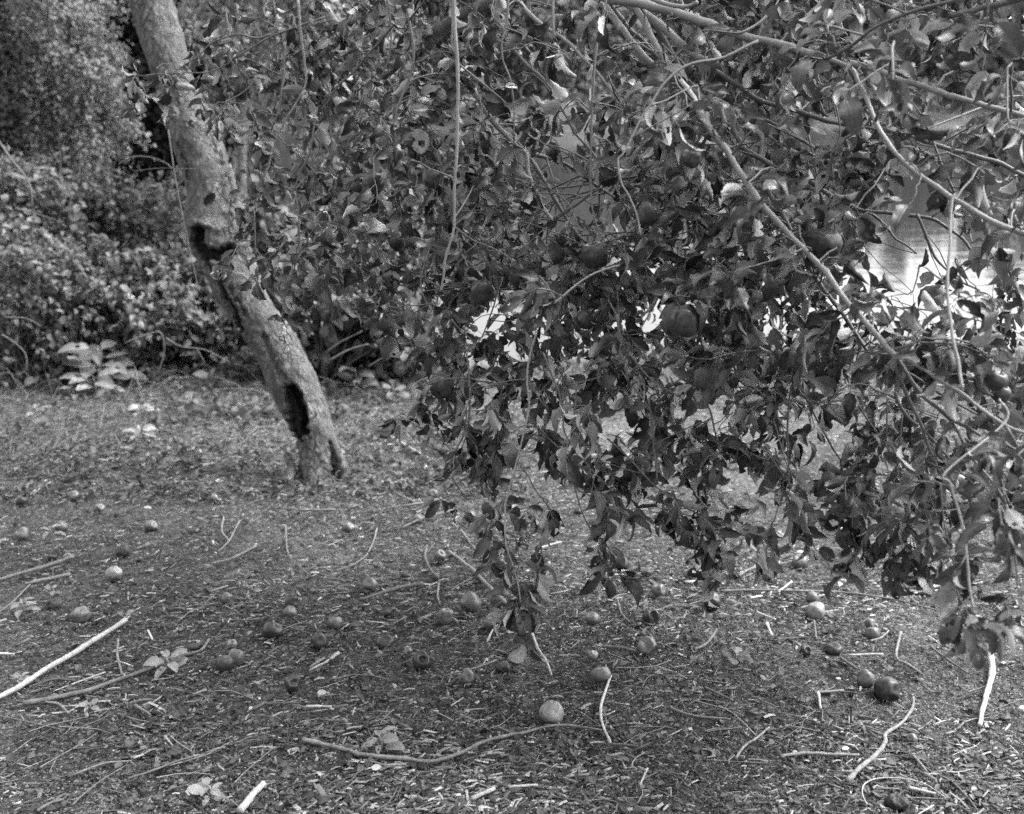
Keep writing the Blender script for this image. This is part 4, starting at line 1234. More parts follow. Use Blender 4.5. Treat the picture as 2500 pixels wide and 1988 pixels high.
# ------------------------------------------------------------------ sticks on the ground
def stick(fn, pts, w, mat, lab, lift=0.0, w1=None, extra=None, cat='stick', name='stick'):
    pp = fn(pts); wp = w / (2.396 if fn is c6 else 2.121)
    w1 = wp * 0.6 if w1 is None else w1 / (2.396 if fn is c6 else 2.121)
    ctrl = []
    gs = [G(*p) for p in pp]
    zs = [proj(g)[2] for g in gs]
    for g, z in zip(gs, zs):
        r = wp / 2 * z / F
        ctrl.append(Vector((g.x, g.y, g.z + r * 0.9 + 0.012 + lift)))
    base = ctrl[0].copy()
    C = catmull([c - base for c in ctrl], n=7)
    R = np.linspace(wp, w1, len(C)) / 2 * np.mean(zs) / F
    wob = rng.standard_normal(C.shape); wob[1:-1] = (wob[:-2] + wob[1:-1] + wob[2:]) / 3
    C = C + 0.16 * R[:, None] * wob
    mb = MB(); R = R * (1 + 0.13 * vnoise(np.linspace(0, len(C) / 3.0, len(C)), np.full(len(C), base[0] * 7), 0, 3))
    tube(mb, C, R, 9, 0.09, random.random(), nodes_every=9)
    o = mb.build(name, M[mat], label=lab, cat=cat)
    o.location = base
    for ex, ew in (extra or []):
        ep = fn(ex)
        cc = []
        for p in ep:
            g = G(*p); cc.append(Vector((g.x, g.y, g.z + 0.006)) - base)
        mb = MB(); tube(mb, catmull(cc, n=6), np.linspace(ew, ew * 0.6, len(catmull(cc, n=6))) / 2.121 / 2 * np.mean(zs) / F, 8, 0.1)
        mb.build('fork', M[mat], o)
    return o


STK = [
    (c7, [(655, 735), (430, 880), (250, 985), (85, 1095), (-30, 1150)], 30, 'palewood', 'long thick bleached stick lying at the lower left edge', 26),
    (c7, [(1085, 830), (1030, 893), (870, 930), (800, 975), (600, 1045), (400, 1110), (130, 1162)], 14, 'greywood', 'long grey-barked stick just below the bleached one, a weed growing over its middle', 26),
    (c7, [(380, 400), (250, 450), (-20, 525)], 22, 'greywood', 'upper of two thick grey sticks at the left edge', 18),
    (c7, [(365, 492), (220, 525), (130, 542)], 20, 'greywood', 'lower and shorter of two thick grey sticks at the left edge', 14),
    (c7, [(245, -5), (155, 75)], 8, 'palewood', 'thin straight pale twig above the wrinkled apple at far left', 6),
    (c7, [(1325, 343), (1200, 410), (1090, 437)], 14, 'greywood', 'grey stick between the left apples and the trunk foot', 9),
    (c7, [(1480, 235), (1490, 370), (1530, 430), (1610, 500)], 9, 'greywood', 'thin twig bent like a hockey stick below the trunk foot', 7),
    (c7, [(1550, 157), (1735, 155)], 14, 'greywood', 'short straight level stick right of the trunk foot', 12),
    (c7, [(615, 830), (612, 920), (635, 1015)], 14, 'greywood', 'short curved stick crossing upright over the bleached one\'s right side', 12),
    (c7, [(690, 970), (640, 950), (598, 945)], 10, 'palewood', 'little pale splinter left of the weed on the grey stick', 8),
    (c7, [(547, 1000), (420, 1045), (280, 1098)], 9, 'palewood', 'thin white split stick between the two long left sticks', 6),
    (c7, [(395, 1045), (300, 1035), (230, 1050), (170, 1072)], 12, 'darkwood', 'dark bowed twig between the two long left sticks', 9),
    (c7, [(240, 1155), (310, 1170), (358, 1215)], 15, 'greywood', 'short stub lying under the near end of the grey-barked stick', 12),
    (c7, [(-10, 1222), (120, 1250), (335, 1300)], 7, 'greywood', 'very thin long twig below the two long left sticks', 5),
    (c7, [(700, 1175), (780, 1222)], 18, 'greywood', 'thumb-sized stub alone below the grey-barked stick', 14),
    (c7, [(885, 1330), (930, 1370), (1000, 1412)], 8, 'greywood', 'short forked twiglet on dark soil in the left foreground', 6),
    (c7, [(665, 1555), (800, 1510), (900, 1470), (1000, 1440)], 13, 'darkwood', 'dark stick with peeling bark in the left foreground', 9),
    (c7, [(385, 1535), (540, 1475), (685, 1460)], 11, 'greywood', 'arched grey twig left of the dark peeling stick', 8),
    (c7, [(380, 1690), (430, 1640), (530, 1560), (660, 1480)], 8, 'greywood', 'long thin twig running diagonally at the lower left', 5),
    (c7, [(1250, 1730), (1310, 1650), (1370, 1592)], 38, 'palewood', 'thick pale sawn stick end poking in at the bottom edge', 34),
    (c7, [(200, 1720), (270, 1680), (335, 1662)], 15, 'greywood', 'short bark-covered stick in the bottom left corner', 12),
    (c7, [(185, 515), (60, 640), (-10, 690)], 9, 'greywood', 'thin stalk running down to the left edge beside the small weeds', 7),
    (c7, [(1240, 210), (1190, 310), (1130, 372)], 8, 'greywood', 'thin upright-looking twig beside the short curved one under the trunk', 6),
    (c7, [(1160, 190), (1150, 260), (1185, 312)], 8, 'greywood', 'short curved twig beside the thin one under the trunk', 6),
    (c7, [(1750, 905), (1690, 950), (1605, 992)], 18, 'palewood', 'knobbly white stick right of the touching apples', 10),
    (c7, [(-20, 905), (80, 908)], 18, 'palewood', 'flat pale stick end at the left edge above the long sticks', 8),
    (c7, [(1380, 1162), (1560, 1155)], 8, 'darkwood', 'dark level twig left of the short pale one in the foreground', 6),
    (c7, [(1590, 1178), (1720, 1180)], 14, 'palewood', 'short pale level stick below the pale dry leaf', 12),
    (c8, [(-122, 1355), (0, 1385), (100, 1410), (200, 1435), (400, 1455), (500, 1470), (600, 1455), (700, 1420), (800, 1370), (900, 1340), (1010, 1320), (1100, 1295), (1200, 1280), (1300, 1288), (1420, 1308)], 24, 'greywood', 'very long wavy grey stick across the centre foreground', 12),
    (c8, [(630, 375), (730, 450), (830, 550), (920, 640), (985, 718)], 16, 'greywood', 'straight stick slanting down to the tip of the lowest hanging twig', 22),
    (c8, [(170, 625), (300, 580), (400, 555), (495, 540)], 14, 'greywood', 'short thick stick with a knobbly right end, left of centre', 22),
    (c8, [(515, 340), (505, 400), (535, 470), (575, 512)], 12, 'greywood', 'curved twig hooking under the apple in the centre of the ground', 14),
    (c8, [(575, 540), (570, 600), (582, 652)], 12, 'greywood', 'short wavy twig above the apple with the leaning chip', 9),
    (c8, [(1060, 800), (1090, 880), (1130, 940), (1160, 1018)], 14, 'palewood', 'pale kinked stick lying alone in the centre foreground', 11),
    (c8, [(1465, 1020), (1430, 1120), (1412, 1200), (1425, 1280), (1465, 1372)], 14, 'palewood', 'bowed pale twig meeting the right end of the long wavy stick', 13),
    (c8, [(1465, 1374), (1530, 1378), (1605, 1387)], 14, 'darkwood', 'short dark stick at the foot of the bowed pale twig', 10),
    (c8, [(660, 155), (500, 195), (380, 250)], 13, 'greywood', 'pale-grey straight stick right of the trunk foot, nearer of a pair', 9),
    (c8, [(590, 95), (450, 125), (300, 147)], 13, 'greywood', 'pale-grey straight stick right of the trunk foot, farther of a pair', 9),
    (c8, [(130, 85), (150, 55), (250, 75), (330, 60), (400, 90), (470, 122)], 10, 'greywood', 'wavy twig with two humps right of the trunk foot', 8),
    (c8, [(255, 250), (240, 310), (200, 390), (130, 440), (40, 472)], 10, 'greywood', 'long thin twig sweeping down below the trunk foot', 7),
    (c8, [(875, 938), (760, 980), (605, 1018)], 12, 'greywood', 'thin stick between the ribbed apple and the black spiky one', 9),
    (c8, [(640, 1172), (705, 1130)], 8, 'palewood', 'small pale splinter in the centre foreground above the wavy stick', 6),
    (c8, [(880, 755), (850, 790), (825, 842)], 12, 'palewood', 'short pale curved twig below the apple with the dark slit', 9),
    (c8, [(690, 260), (740, 330), (795, 402)], 12, 'greywood', 'short stick in line above the one slanting to the hanging tip', 10),
    (c8, [(1085, 357), (1210, 320)], 12, 'palewood', 'short pale stick behind the leaves of the lowest hanging twig', 9),
    (c8, [(1555, 685), (1650, 625)], 13, 'greywood', 'short straight stick touching the left of the round dark apple', 10),
    (c8, [(1500, 620), (1520, 690), (1565, 742)], 10, 'greywood', 'thin hooked twig left of the round dark apple', 8),
    (c8, [(1420, 868), (1500, 872), (1600, 892)], 16, 'darkwood', 'dark stick left of the tall lumpy apple', 12),
    (c8, [(1700, 845), (1760, 865), (1810, 900)], 9, 'darkwood', 'dark twig right of the tall lumpy apple', 7),
    (c8, [(745, 1662), (865, 1612)], 24, 'palewood', 'broad split stick at the bottom edge left of the white flake', 20),
    (c8, [(940, 1602), (1085, 1590)], 18, 'palewood', 'flat pale stick above the white flake at the bottom', 14),
    (c8, [(1655, 1500), (1615, 1592)], 12, 'palewood', 'thin pale stick standing out at the right of the pale chips', 9),
    (c8, [(880, 1285), (960, 1320)], 12, 'greywood', 'short stub resting on the long wavy stick\'s upper side', 10),
    (c8, [(850, 1100), (940, 1145)], 9, 'greywood', 'thin twig left of the biggest pale apple', 7),
    (c9, [(230, 578), (400, 572), (550, 575), (800, 580), (1000, 600), (1150, 625), (1300, 665), (1420, 692)], 12, 'greywood', 'very long thin straight twig across the right-hand ground', 7),
    (c9, [(1618, 862), (1634, 960), (1622, 1060), (1600, 1140), (1580, 1225), (1568, 1288)], 34, 'palewood', 'wide curved strip of white bark at the right edge of the ground', 20),
    (c9, [(540, 1443), (640, 1425), (700, 1425), (800, 1430), (945, 1433)], 20, 'greywood', 'level stick with a pale broken side left of the forked one', 12),
    (c9, [(1162, 792), (1140, 920), (1200, 960), (1262, 1002)], 14, 'greywood', 'twig bent in an elbow above the biggest dark apple', 11),
    (c9, [(888, 910), (1072, 905)], 12, 'palewood', 'straight level twig above the dented apple at right', 10),
    (c9, [(325, 495), (400, 455), (500, 440), (605, 425)], 10, 'greywood', 'arched twig beyond the long straight one', 8),
    (c9, [(1310, 562), (1400, 540), (1475, 513)], 16, 'palewood', 'pale stick starting at the low dark apple under the right-hand branches', 12),
    (c9, [(90, 885), (160, 850), (212, 778)], 16, 'greywood', 'bowed grey stick above the dark-leaved weed', 12),
    (c9, [(712, 735), (727, 832)], 14, 'greywood', 'short upright-looking twig under the pale round apple at right', 10),
    (c9, [(1003, 837), (1060, 820), (1100, 783)], 12, 'greywood', 'curved twig hugging the lower wrinkled apple', 9),
    (c9, [(1200, 1605), (1345, 1637)], 20, 'palewood', 'flat pale stick right of the open rotten apple at the bottom', 16),
    (c9, [(785, 255), (925, 258)], 18, 'palewood', 'far pale stick in the gap between the hanging branches', 14),
    (c9, [(815, 463), (975, 472)], 20, 'palewood', 'light flat stick on the chips between the hanging branches', 16),
    (c9, [(1318, 868), (1400, 930), (1505, 1002)], 12, 'darkwood', 'long dark twig left of the white bark strip', 9),
    (c9, [(308, 1452), (350, 1390), (420, 1340), (482, 1288)], 14, 'greywood', 'stick passing under the curled grey leaf in the right foreground', 11),
    (c9, [(735, 1110), (747, 1192)], 16, 'palewood', 'pale stub pointing at the camera below the white chip pair', 13),
    (c9, [(715, 1105), (865, 1095)], 14, 'greywood', 'level stick over the pale stub left of the biggest dark apple', 11),
    (c9, [(150, 1080), (225, 1115), (292, 1147)], 12, 'darkwood', 'dark short stick on soil left of the foreground centre right', 9),
    (c9, [(130, 1040), (285, 1060)], 9, 'darkwood', 'dark thin twig right above a dark short stick', 7),
    (c9, [(-30, 1180), (0, 1200), (100, 1230), (280, 1248)], 16, 'greywood', 'grey stick with a drooping right end in the right foreground', 12),
    (c9, [(1228, 1438), (1292, 1512)], 17, 'greywood', 'short dark stub right of the lower arm of the forked stick', 14),
    (c9, [(418, 688), (512, 726)], 12, 'palewood', 'pale splinter left below the pale round apple', 9),
    (c9, [(470, 748), (496, 812)], 17, 'palewood', 'short wide pale splinter under the first one', 12),
    (c9, [(528, 582), (598, 528)], 12, 'palewood', 'short pale stick crossing the long straight twig', 10),
    (c9, [(850, 925), (940, 988)], 14, 'darkwood', 'dark stick leading to the dented apple at right', 10),
    (c9, [(1040, 340), (1290, 330)], 10, 'palewood', 'pale twig behind the right-hand hanging leaves', 7),
    (c9, [(1640, 640), (1700, 700), (1803, 735)], 14, 'greywood', 'stick at the right edge beneath the near blurred leaf', 10),
    (c9, [(1420, 1560), (1500, 1640), (1560, 1720)], 9, 'greywood', 'thin stalk beside the small weed at the bottom right', 7),
    (c6, [(1080, 1325), (1250, 1290)], 15, 'palewood', 'short white stick lying in the chips left of the trunk foot', 11),
    (c6, [(580, 1265), (665, 1278)], 10, 'palewood', 'tiny pale stick far left of the trunk foot', 8),
    (c6, [(-10, 1385), (150, 1375), (280, 1350), (375, 1290)], 10, 'greywood', 'curved twig at the left edge behind the apples', 8),
    (c6, [(185, 1470), (345, 1372)], 9, 'palewood', 'pale straight twig slanting behind the leftmost apples', 7),
    (c6, [(1390, 1020), (1500, 1075), (1600, 1080)], 14, 'greywood', 'stick lying close behind the trunk on its left', 11),
    (c6, [(310, 895), (430, 910), (560, 940)], 12, 'darkwood', 'dark twig under the pale broad-leaved weed by the thicket', 9),
    (c6, [(1010, 865), (1145, 800)], 12, 'palewood', 'pale stick lying below the thicket left of the trunk', 10),
    (c4, [(80, 1225), (250, 1330), (420, 1420)], 12, 'palewood', 'long straight pale stick right of the trunk slanting towards the curtain', 10),
]
for fn, pts, w, mt, lab, w1 in STK:
    stick(fn, pts, w, mt, lab, w1=w1)
stick(c9, [(1228, 1130), (1220, 1190), (1160, 1270), (1085, 1320), (1080, 1370), (1020, 1440), (940, 1510), (885, 1567)], 14, 'greywood', 'forked stick shaped like a slingshot in the right foreground', w1=26, extra=[([(1085, 1320), (1000, 1285), (920, 1250), (915, 1200)], 16)])
stick(c9, [(985, 1705), (960, 1640), (980, 1590), (1060, 1565), (1180, 1570), (1290, 1600), (1385, 1662)], 7, 'palewood', 'thin pale vine bent in a loop round the rotten apple at the bottom edge', lift=0.01, w1=6, cat='vine', name='vine')
stick(c4, [(0, 640), (60, 640), (230, 655)], 10, 'palewood', 'dead cane lying against the vine leaves right of the trunk', lift=0.25, w1=6)


# ------------------------------------------------------------------ weeds and single leaves
brmesh = {}
def bmesh_leaf(i, mat):
    if (i, mat) not in brmesh:
        V, L, T, U = template_arrays(BROAD[i % 6])
        brmesh[(i, mat)] = mesh('leaf', V, L, T, M[mat], U, {'shade': np.full(len(V), 0.3)})
    return brmesh[(i, mat)]


def place_leaf(parent, me, foot, d, n, s, name='leaf', **k):
    o = bpy.data.objects.new(name, me); COL.objects.link(o)
    for a, b in k.items(): o[a] = b
    R = axes(np.array([d], float), np.array([n], float), np.array([s]))[0]
    m4 = Matrix([list(R[r]) + [foot[r]] for r in range(3)] + [[0, 0, 0, 1]])
    if parent is not None:
        o.parent = parent; o.matrix_local = Matrix.Translation(-parent.location) @ m4
    else: o.matrix_world = m4
    return o


def weed(px, py, size, n, mat, lab, h=0.5, seed=0, group=None, spread=1.0):
    """size: width in photo px"""
    r = random.Random(seed)
    g = G(px, py + size * 0.22)
    z = proj(g)[2]
    W = size * z / F
    o = simple_empty('weed', g, lab, 'plant', group)
    top = np.array(g) + np.array([0, 0, W * h])
    mb = MB(); tube(mb, catmull([np.array(g) - [0, 0, 0.01], np.array(g) + [0.006, 0, W * h * 0.5], top], n=4), 0.0025, 6)
    part('stem', mesh('stem', np.concatenate(mb.V), mb.L, mb.T, M['weed']), o)
    for i in range(n):
        a = i * 2.4 + r.uniform(-0.4, 0.4)
        lvl = 0.35 + 0.65 * i / n
        foot = np.array(g) + np.array([0, 0, W * h * lvl])
        d = (math.cos(a), math.sin(a), 0.35 * lvl * spread + r.uniform(-0.25, 0.2))
        s = W * 0.42 * r.uniform(0.75, 1.15) * (1.15 - 0.35 * lvl)
        place_leaf(o, bmesh_leaf(r.randrange(6), mat), foot, d, (r.uniform(-.3, .3), r.uniform(-.7, 0), 1), s)
    return o


def c7p(x, y): return c7([(x, y)])[0]
def c8p(x, y): return c8([(x, y)])[0]
def c9p(x, y): return c9([(x, y)])[0]
def c6p(x, y): return c6([(x, y)])[0]
weed(*c8p(270, 1345), 112, 9, 'weed', 'broad-leaved seedling growing by the long wavy stick in the foreground', 0.45, 1)
weed(*c7p(870, 920), 120, 9, 'weed', 'spreading weed growing over the grey-barked stick at left', 0.3, 2)
weed(*c7p(462, 1150), 58, 6, 'weed', 'small three-pointed seedling below the grey-barked stick', 0.35, 3)
weed(*c7p(1090, 1600), 100, 8, 'weed', 'leafy seedling in the left foreground above the pale sawn stick', 0.45, 4)
weed(*c7p(120, 650), 72, 9, 'weed', 'tuft of small-leaved weed beside the dark rotting apple at left', 0.5, 5)
weed(*c7p(108, 1010), 52, 6, 'weed', 'small weed behind the bleached stick near the left edge', 0.4, 6)
weed(*c9p(300, 890), 84, 7, 'vine', 'dark-leaved weed below the smooth dark apple at right', 0.4, 7)
weed(*c9p(1625, 1385), 66, 6, 'vine', 'weed growing over the rotting apple at the lower right', 0.6, 8)
weed(*c9p(1520, 1610), 54, 4, 'weed', 'two-leaved seedling at the bottom right', 0.4, 9)
weed(*c7p(1300, 545), 50, 5, 'weed', 'small seedling beside the dented apple left of centre', 0.4, 10)
weed(*c7p(262, 255), 62, 5, 'weed', 'round-leaved weed among the apples at far left', 0.5, 11)
weed(*c8p(548, 800), 34, 6, 'vine', 'tiny fuzzy sprout left of the centre foreground', 0.7, 12)
weed(*c9p(90, 1050), 44, 5, 'vine', 'small curled weed in the right foreground above a grey stick', 0.4, 13)
weed(*c7p(275, 560), 46, 5, 'weed', 'seedling behind the dark rotting apple at left', 0.5, 14)
weed(*c6p(600, 740), 190, 13, 'shrub', 'large pale broad-leaved weed at the foot of the thicket', 0.55, 15)
weed(*c6p(560, 800), 150, 10, 'weed', 'drooping lower leaves of a second weed before the large pale one', 0.35, 16)
weed(*c6p(1400, 740), 105, 9, 'weed', 'pale narrow-leaved weed close left of the trunk', 0.6, 17)
weed(*c6p(820, 1090), 90, 9, 'weed', 'low grey weed on the chips left of the trunk foot', 0.3, 18)
weed(*c6p(830, 950), 80, 8, 'weed', 'low weed between the thicket and the trunk foot', 0.3, 19)
weed(*c6p(2030, 640), 120, 9, 'weed', 'weed with long pale leaves right behind the trunk', 0.45, 20)
weed(*c8p(455, 1290 + 80), 34, 4, 'vine', 'small plant with one pointed leaf right of the seedling', 0.4, 21)
weed(*c7p(650, 680), 46, 5, 'weed', 'faint weed above the top end of the bleached stick', 0.3, 22)

for j, (px_, py_, sz_, lab_) in enumerate([(60, 900, 90, 'low weed at the left edge before the thicket'), (180, 960, 80, 'low weed in front of the large pale one'), (330, 905, 100, 'bushy weed between the large pale one and the trunk'), (430, 900, 80, 'weed under the long drooping cane'),
        (520, 935, 90, 'weed left beside the lower trunk'), (470, 985, 70, 'small weed left of the trunk\'s lower hollow'), (90, 1010, 70, 'sparse weed on the chips at far left'), (870, 930, 110, 'weed right behind the lower trunk'), (960, 960, 80, 'weed at the left foot of the curtain, on the bank')]):
    weed(px_, py_, sz_, 8, 'shrub' if j % 2 else 'vine', lab_, 0.5, 40 + j)

FL = [
    (c7, 1665, 1092, 62, 'paleleaf', 'pale cupped dry leaf near the dark apple with the hollow'),
    (c7, 1655, 1515, 56, 'paleleaf', 'white dry leaf alone on sandy soil in the left foreground'),
    (c7, 920, 1205, 74, 'dead', 'flat grey dead leaf below the grey-barked stick'),
    (c7, 705, 1085, 70, 'dead', 'round grey leaf below the weed on the stick'),
    (c7, 1140, 85, 42, 'paleleaf', 'bright white leaf standing against a small apple'),
    (c7, 560, 398, 44, 'paleleaf', 'narrow white leaf left of the collapsed black apple'),
    (c7, 98, 1535, 50, 'dead', 'grey round leaf on dark soil at the lower left'),
    (c7, 1345, 1120, 36, 'paleleaf', 'small white leaf left of the short pale stick'),
    (c7, 1300, 1170, 34, 'paleleaf', 'crumpled white leaf above the ring-shaped husk'),
    (c8, 945, 770, 50, 'paleleaf', 'white leaf on the soil below the tip of the lowest hanging twig'),
    (c8, 675, 545, 34, 'paleleaf', 'little white leaf above the large apple in the centre'),
    (c8, 525, 622, 34, 'paleleaf', 'little white leaf left of the large apple in the centre'),
    (c8, 250, 1482, 66, 'paleleaf', 'white torn leaf below the broad-leaved seedling'),
    (c8, 440, 1468, 86, 'dead', 'grey leaf lying across the long wavy stick'),
    (c8, 170, 1475, 60, 'dead', 'crumpled grey leaf under the broad-leaved seedling'),
    (c8, 905, 1372, 80, 'dead', 'curled leaf just under the long wavy stick\'s bend'),
    (c8, 1035, 1522, 48, 'paleleaf', 'rounded pale leaf in the centre foreground'),
    (c8, 955, 1668, 66, 'paleleaf', 'white flake standing up at the bottom edge'),
    (c8, 520, 1395, 60, 'dead', 'flat grey leaf above the long wavy stick'),
    (c8, 1035, 680, 60, 'dead', 'pale dead leaf right of the lowest hanging tip'),
    (c8, 1775, 1420, 66, 'dead', 'grey leaf with bent tip right of the centre foreground'),
    (c8, 1490, 1005, 56, 'dead', 'dead leaf to the right of the caved-in apple'),
    (c9, 400, 1370, 96, 'dead', 'large curled grey leaf lying over a stick in the right foreground'),
    (c9, 110, 1470, 92, 'dead', 'broad flat grey leaf in the right foreground'),
    (c9, 875, 1380, 52, 'paleleaf', 'oval light leaf left of the forked stick'),
    (c9, 845, 1515, 66, 'dead', 'dead leaf at the lower end of the forked stick'),
    (c9, 90, 905, 72, 'dead', 'crumpled leaf left of the dark-leaved weed'),
    (c9, 840, 1020, 40, 'paleleaf', 'small white chip-like leaf left of the dented apple'),
    (c9, 905, 1062, 44, 'paleleaf', 'left of two pale leaves under the dented apple'),
    (c9, 955, 1066, 40, 'paleleaf', 'right of two pale leaves under the dented apple'),
    (c9, 1792, 1165, 50, 'paleleaf', 'white leaf at the right edge beside the bark strip'),
    (c9, 260, 484, 42, 'paleleaf', 'white leaf beyond the smooth dark apple at right'),
    (c9, 850, 522, 48, 'paleleaf', 'white torn leaf beyond the long straight twig'),
    (c9, 648, 358, 60, 'paleleaf', 'bleached leaf resting on the shrunken apple'),
    (c9, 650, 792, 44, 'paleleaf', 'white leaf under the pale round apple at right'),
    (c9, 625, 850, 40, 'paleleaf', 'white leaf touching the small dark apple with a hollow'),
    (c9, 1000, 655, 34, 'paleleaf', 'small white leaf behind the stacked apples'),
    (c9, 1083, 758, 34, 'paleleaf', 'pale leaf beside the stacked apples'),
    (c9, 25, 740, 36, 'paleleaf', 'pale round leaf below the smooth dark apple at right'),
    (c9, 1030, 520, 24, 'paleleaf', 'tiny white leaf far out on the right-hand ground'),
    (c9, 1690, 935, 42, 'paleleaf', 'pale leaf right of the white bark strip'),
    (c9, 130, 1215, 66, 'dead', 'faded leaf on sandy soil above the grey drooping stick'),
    (c9, 1650, 1650, 90, 'dead', 'long dead leaf at the lower right corner'),
    (c9, 610, 585, 50, 'dead', 'pale dead leaf on the long straight twig'),
    (c7, 1530, 880, 40, 'dead', 'crisp pale leaf below the dark apple with the split top'),
    (c7, 765, 125, 50, 'paleleaf', 'curled white peel left of the trunk foot'),
]
for i, (fn, x, y, s, mt, lab) in enumerate(FL):
    px, py = fn([(x, y)])[0]
    g = G(px, py + 6); z = proj(g)[2]
    L = s / 2.121 * z / F * 0.78
    a = i * 2.1
    t = bmesh_leaf(i, mt)
    d = (math.cos(a), math.sin(a), 0.05)
    foot = np.array(g) - np.array(d) * L * 0.75 + np.array([0, 0, 0.010])
    foot[2] = gz(foot[0], foot[1]) + 0.012
    o = place_leaf(None, t, foot, d, (0.2 * math.sin(i), -0.5 - 0.3 * math.cos(i * 2), 1), L, name='fallen_leaf', label=lab, category='leaf', group='single leaves fallen on the ground')

# ------------------------------------------------------------------ litter
def box_piece(l, w_, h):
    return np.array([(-l, -w_, 0), (l, -w_ * .8, 0), (l, w_ * .8, 0), (-l, w_, 0), (-l * .95, -w_ * .7, h), (l * .9, -w_ * .6, h), (l, w_ * .5, h * .8), (-l, w_ * .8, h)], float)


BF = [(4, 5, 6, 7), (0, 1, 5, 4), (1, 2, 6, 5), (2, 3, 7, 6), (3, 0, 4, 7)]
slab = template_arrays((box_piece(0.5, 0.5, 0.5), BF, np.zeros((8, 2))))
bent = template_arrays((np.array([(-.5, -.5, 0), (-.5, .5, 0), (-.5, 0, .6), (0, -.4, .5), (0, .6, .5), (0, .1, 1.2), (.5, -.5, -.1), (.5, .4, -.1), (.5, 0, .5)], float),
                        [(0, 3, 5, 2), (2, 5, 4, 1), (3, 6, 8, 5), (5, 8, 7, 4)], np.zeros((9, 2))))
flake = template_arrays((np.array([(0, 0, .5), (.55, .1, 0), (.2, .5, .1), (-.35, .45, -.1), (-.5, -.15, .15), (-.1, -.55, -.05), (.35, -.4, .1)], float),
                         [(0, 1, 2), (0, 2, 3), (0, 3, 4), (0, 4, 5), (0, 5, 6), (0, 6, 1)], np.zeros((7, 2))))


def ground_points(n, screen=0.5, ymin=880, ymax=2060, xmin=-160, xmax=2660):
    """points on the visible ground, part even over the picture, part even over the land"""
    ns = int(n * screen)
    px = rng.uniform(xmin, xmax, ns); py = rng.uniform(ymin, ymax, ns) ** 1.0
    t = 1.0 / (2.45e-4 * (py - 500)) * 1.0
    X = (px - CX) / F * t
    b = -(py - CY) / F * t
    Y = b * SP + t * CP
    nw = n - ns
    y2 = np.sqrt(rng.uniform(2.2 ** 2, 10.6 ** 2, nw)); x2 = rng.uniform(-0.54, 0.56, nw) * (y2 + 0.3)
    return np.concatenate((X, x2)), np.concatenate((Y, y2))


def scatter(name, n, temps, lx, wx, hx, mat, screen, tilt, shade_fn, zoff=0.0, label=None, keep=None, flow=0.0, **gk):
    X, Y = ground_points(n, screen, **gk)
    if keep is not None:
        k = keep(X, Y); X, Y = X[k], Y[k]
    n = len(X)
    Z = land(X, Y) + zoff * rng.random(n)
    a = rng.uniform(0, 2 * np.pi, n)
    if flow: a = np.where(rng.random(n) < flow, rng.normal(0.35, 0.5, n), a)
    D = np.stack([np.cos(a), np.sin(a), tilt * rng.standard_normal(n) * 0.6 - 0.13 * np.sin(a)], 1)
    N = np.stack([tilt * rng.standard_normal(n), 0.13 + tilt * rng.standard_normal(n), np.ones(n)], 1)
    R = axes(D, N, np.ones(n))
    R = R[:, :, [1, 0, 2]]
    l, w_, h = lx(n), wx(n), hx(n)
    R = R * np.stack([l, w_, h], 1)[:, None, :]
    loc = np.stack([X, Y, Z], 1)
    which = rng.integers(0, len(temps), n)
    return merged(name, temps, which, R, loc, shade_fn(n, X, Y), mat, smooth=False, kind='stuff', label=label, cat=None)


def logn(m, s, lo, hi): return lambda n: np.clip(np.exp(rng.normal(math.log(m), s, n)), lo, hi)


def tone(n, X, Y):
    return np.clip(rng.beta(1.3, 2.0, n) * 1.1 + 0.12 * vnoise(X * 1.3, Y * 1.3, 0, 77), 0, 1)


def mound(X, Y):
    m = fbm(X * 1.6 + 7, Y * 1.6, 0, 4, 55) + 0.14 * np.clip(Y - 4.0, -1.2, 2) > rng.uniform(-0.9, 0.7, len(X))
    return m & (np.hypot(X - TB.x, (Y - TB.y) * 0.8) > rng.uniform(0.0, 0.5, len(X)))  # pale chips thinned round the trunk foot to stand in for a shadow pool


scatter('wood_chips', 72000, [slab, bent, slab], logn(0.023, 0.55, 0.006, 0.085), logn(0.0052, 0.45, 0.002, 0.014), logn(0.004, 0.3, 0.002, 0.008), M['chips'], 0.55, 0.22, tone, 0.010,
        'shredded wood chips and splinters strewn thickly over the ground', keep=mound, flow=0.35)
scatter('bark_flakes', 54000, [flake], logn(0.011, 0.4, 0.005, 0.030), logn(0.0055, 0.4, 0.003, 0.014), logn(0.006, 0.3, 0.003, 0.012), M['litter'], 0.6, 0.35, tone, 0.008,
        'dark flakes of bark and crumbled leaves on the ground')
scatter('crumbs', 60000, [slab], logn(0.006, 0.3, 0.003, 0.012), logn(0.003, 0.3, 0.0015, 0.006), logn(0.002, 0.3, 0.001, 0.004), M['chips'], 0.95, 0.3, tone, 0.004,
        'fine crumbs of wood on bare soil', ymin=1250)
# dead leaves and leaf scraps
X, Y = ground_points(6500, 0.4)
n = len(X)
a = rng.uniform(0, 6.28, n)
D = np.stack([np.cos(a), np.sin(a), 0.15 * rng.standard_normal(n)], 1); N = np.stack([0.4 * rng.standard_normal(n), -0.1 + 0.4 * rng.standard_normal(n), np.ones(n)], 1)
Rl = axes(D, N, rng.uniform(0.018, 0.045, n))
merged('leaf_litter', LOA[:6], rng.integers(0, 6, n), Rl, np.stack([X, Y, land(X, Y) + 0.006 + 0.008 * rng.random(n)], 1), rng.random(n), M['dead'], kind='stuff', label='dry curled leaves mixed into the chips')
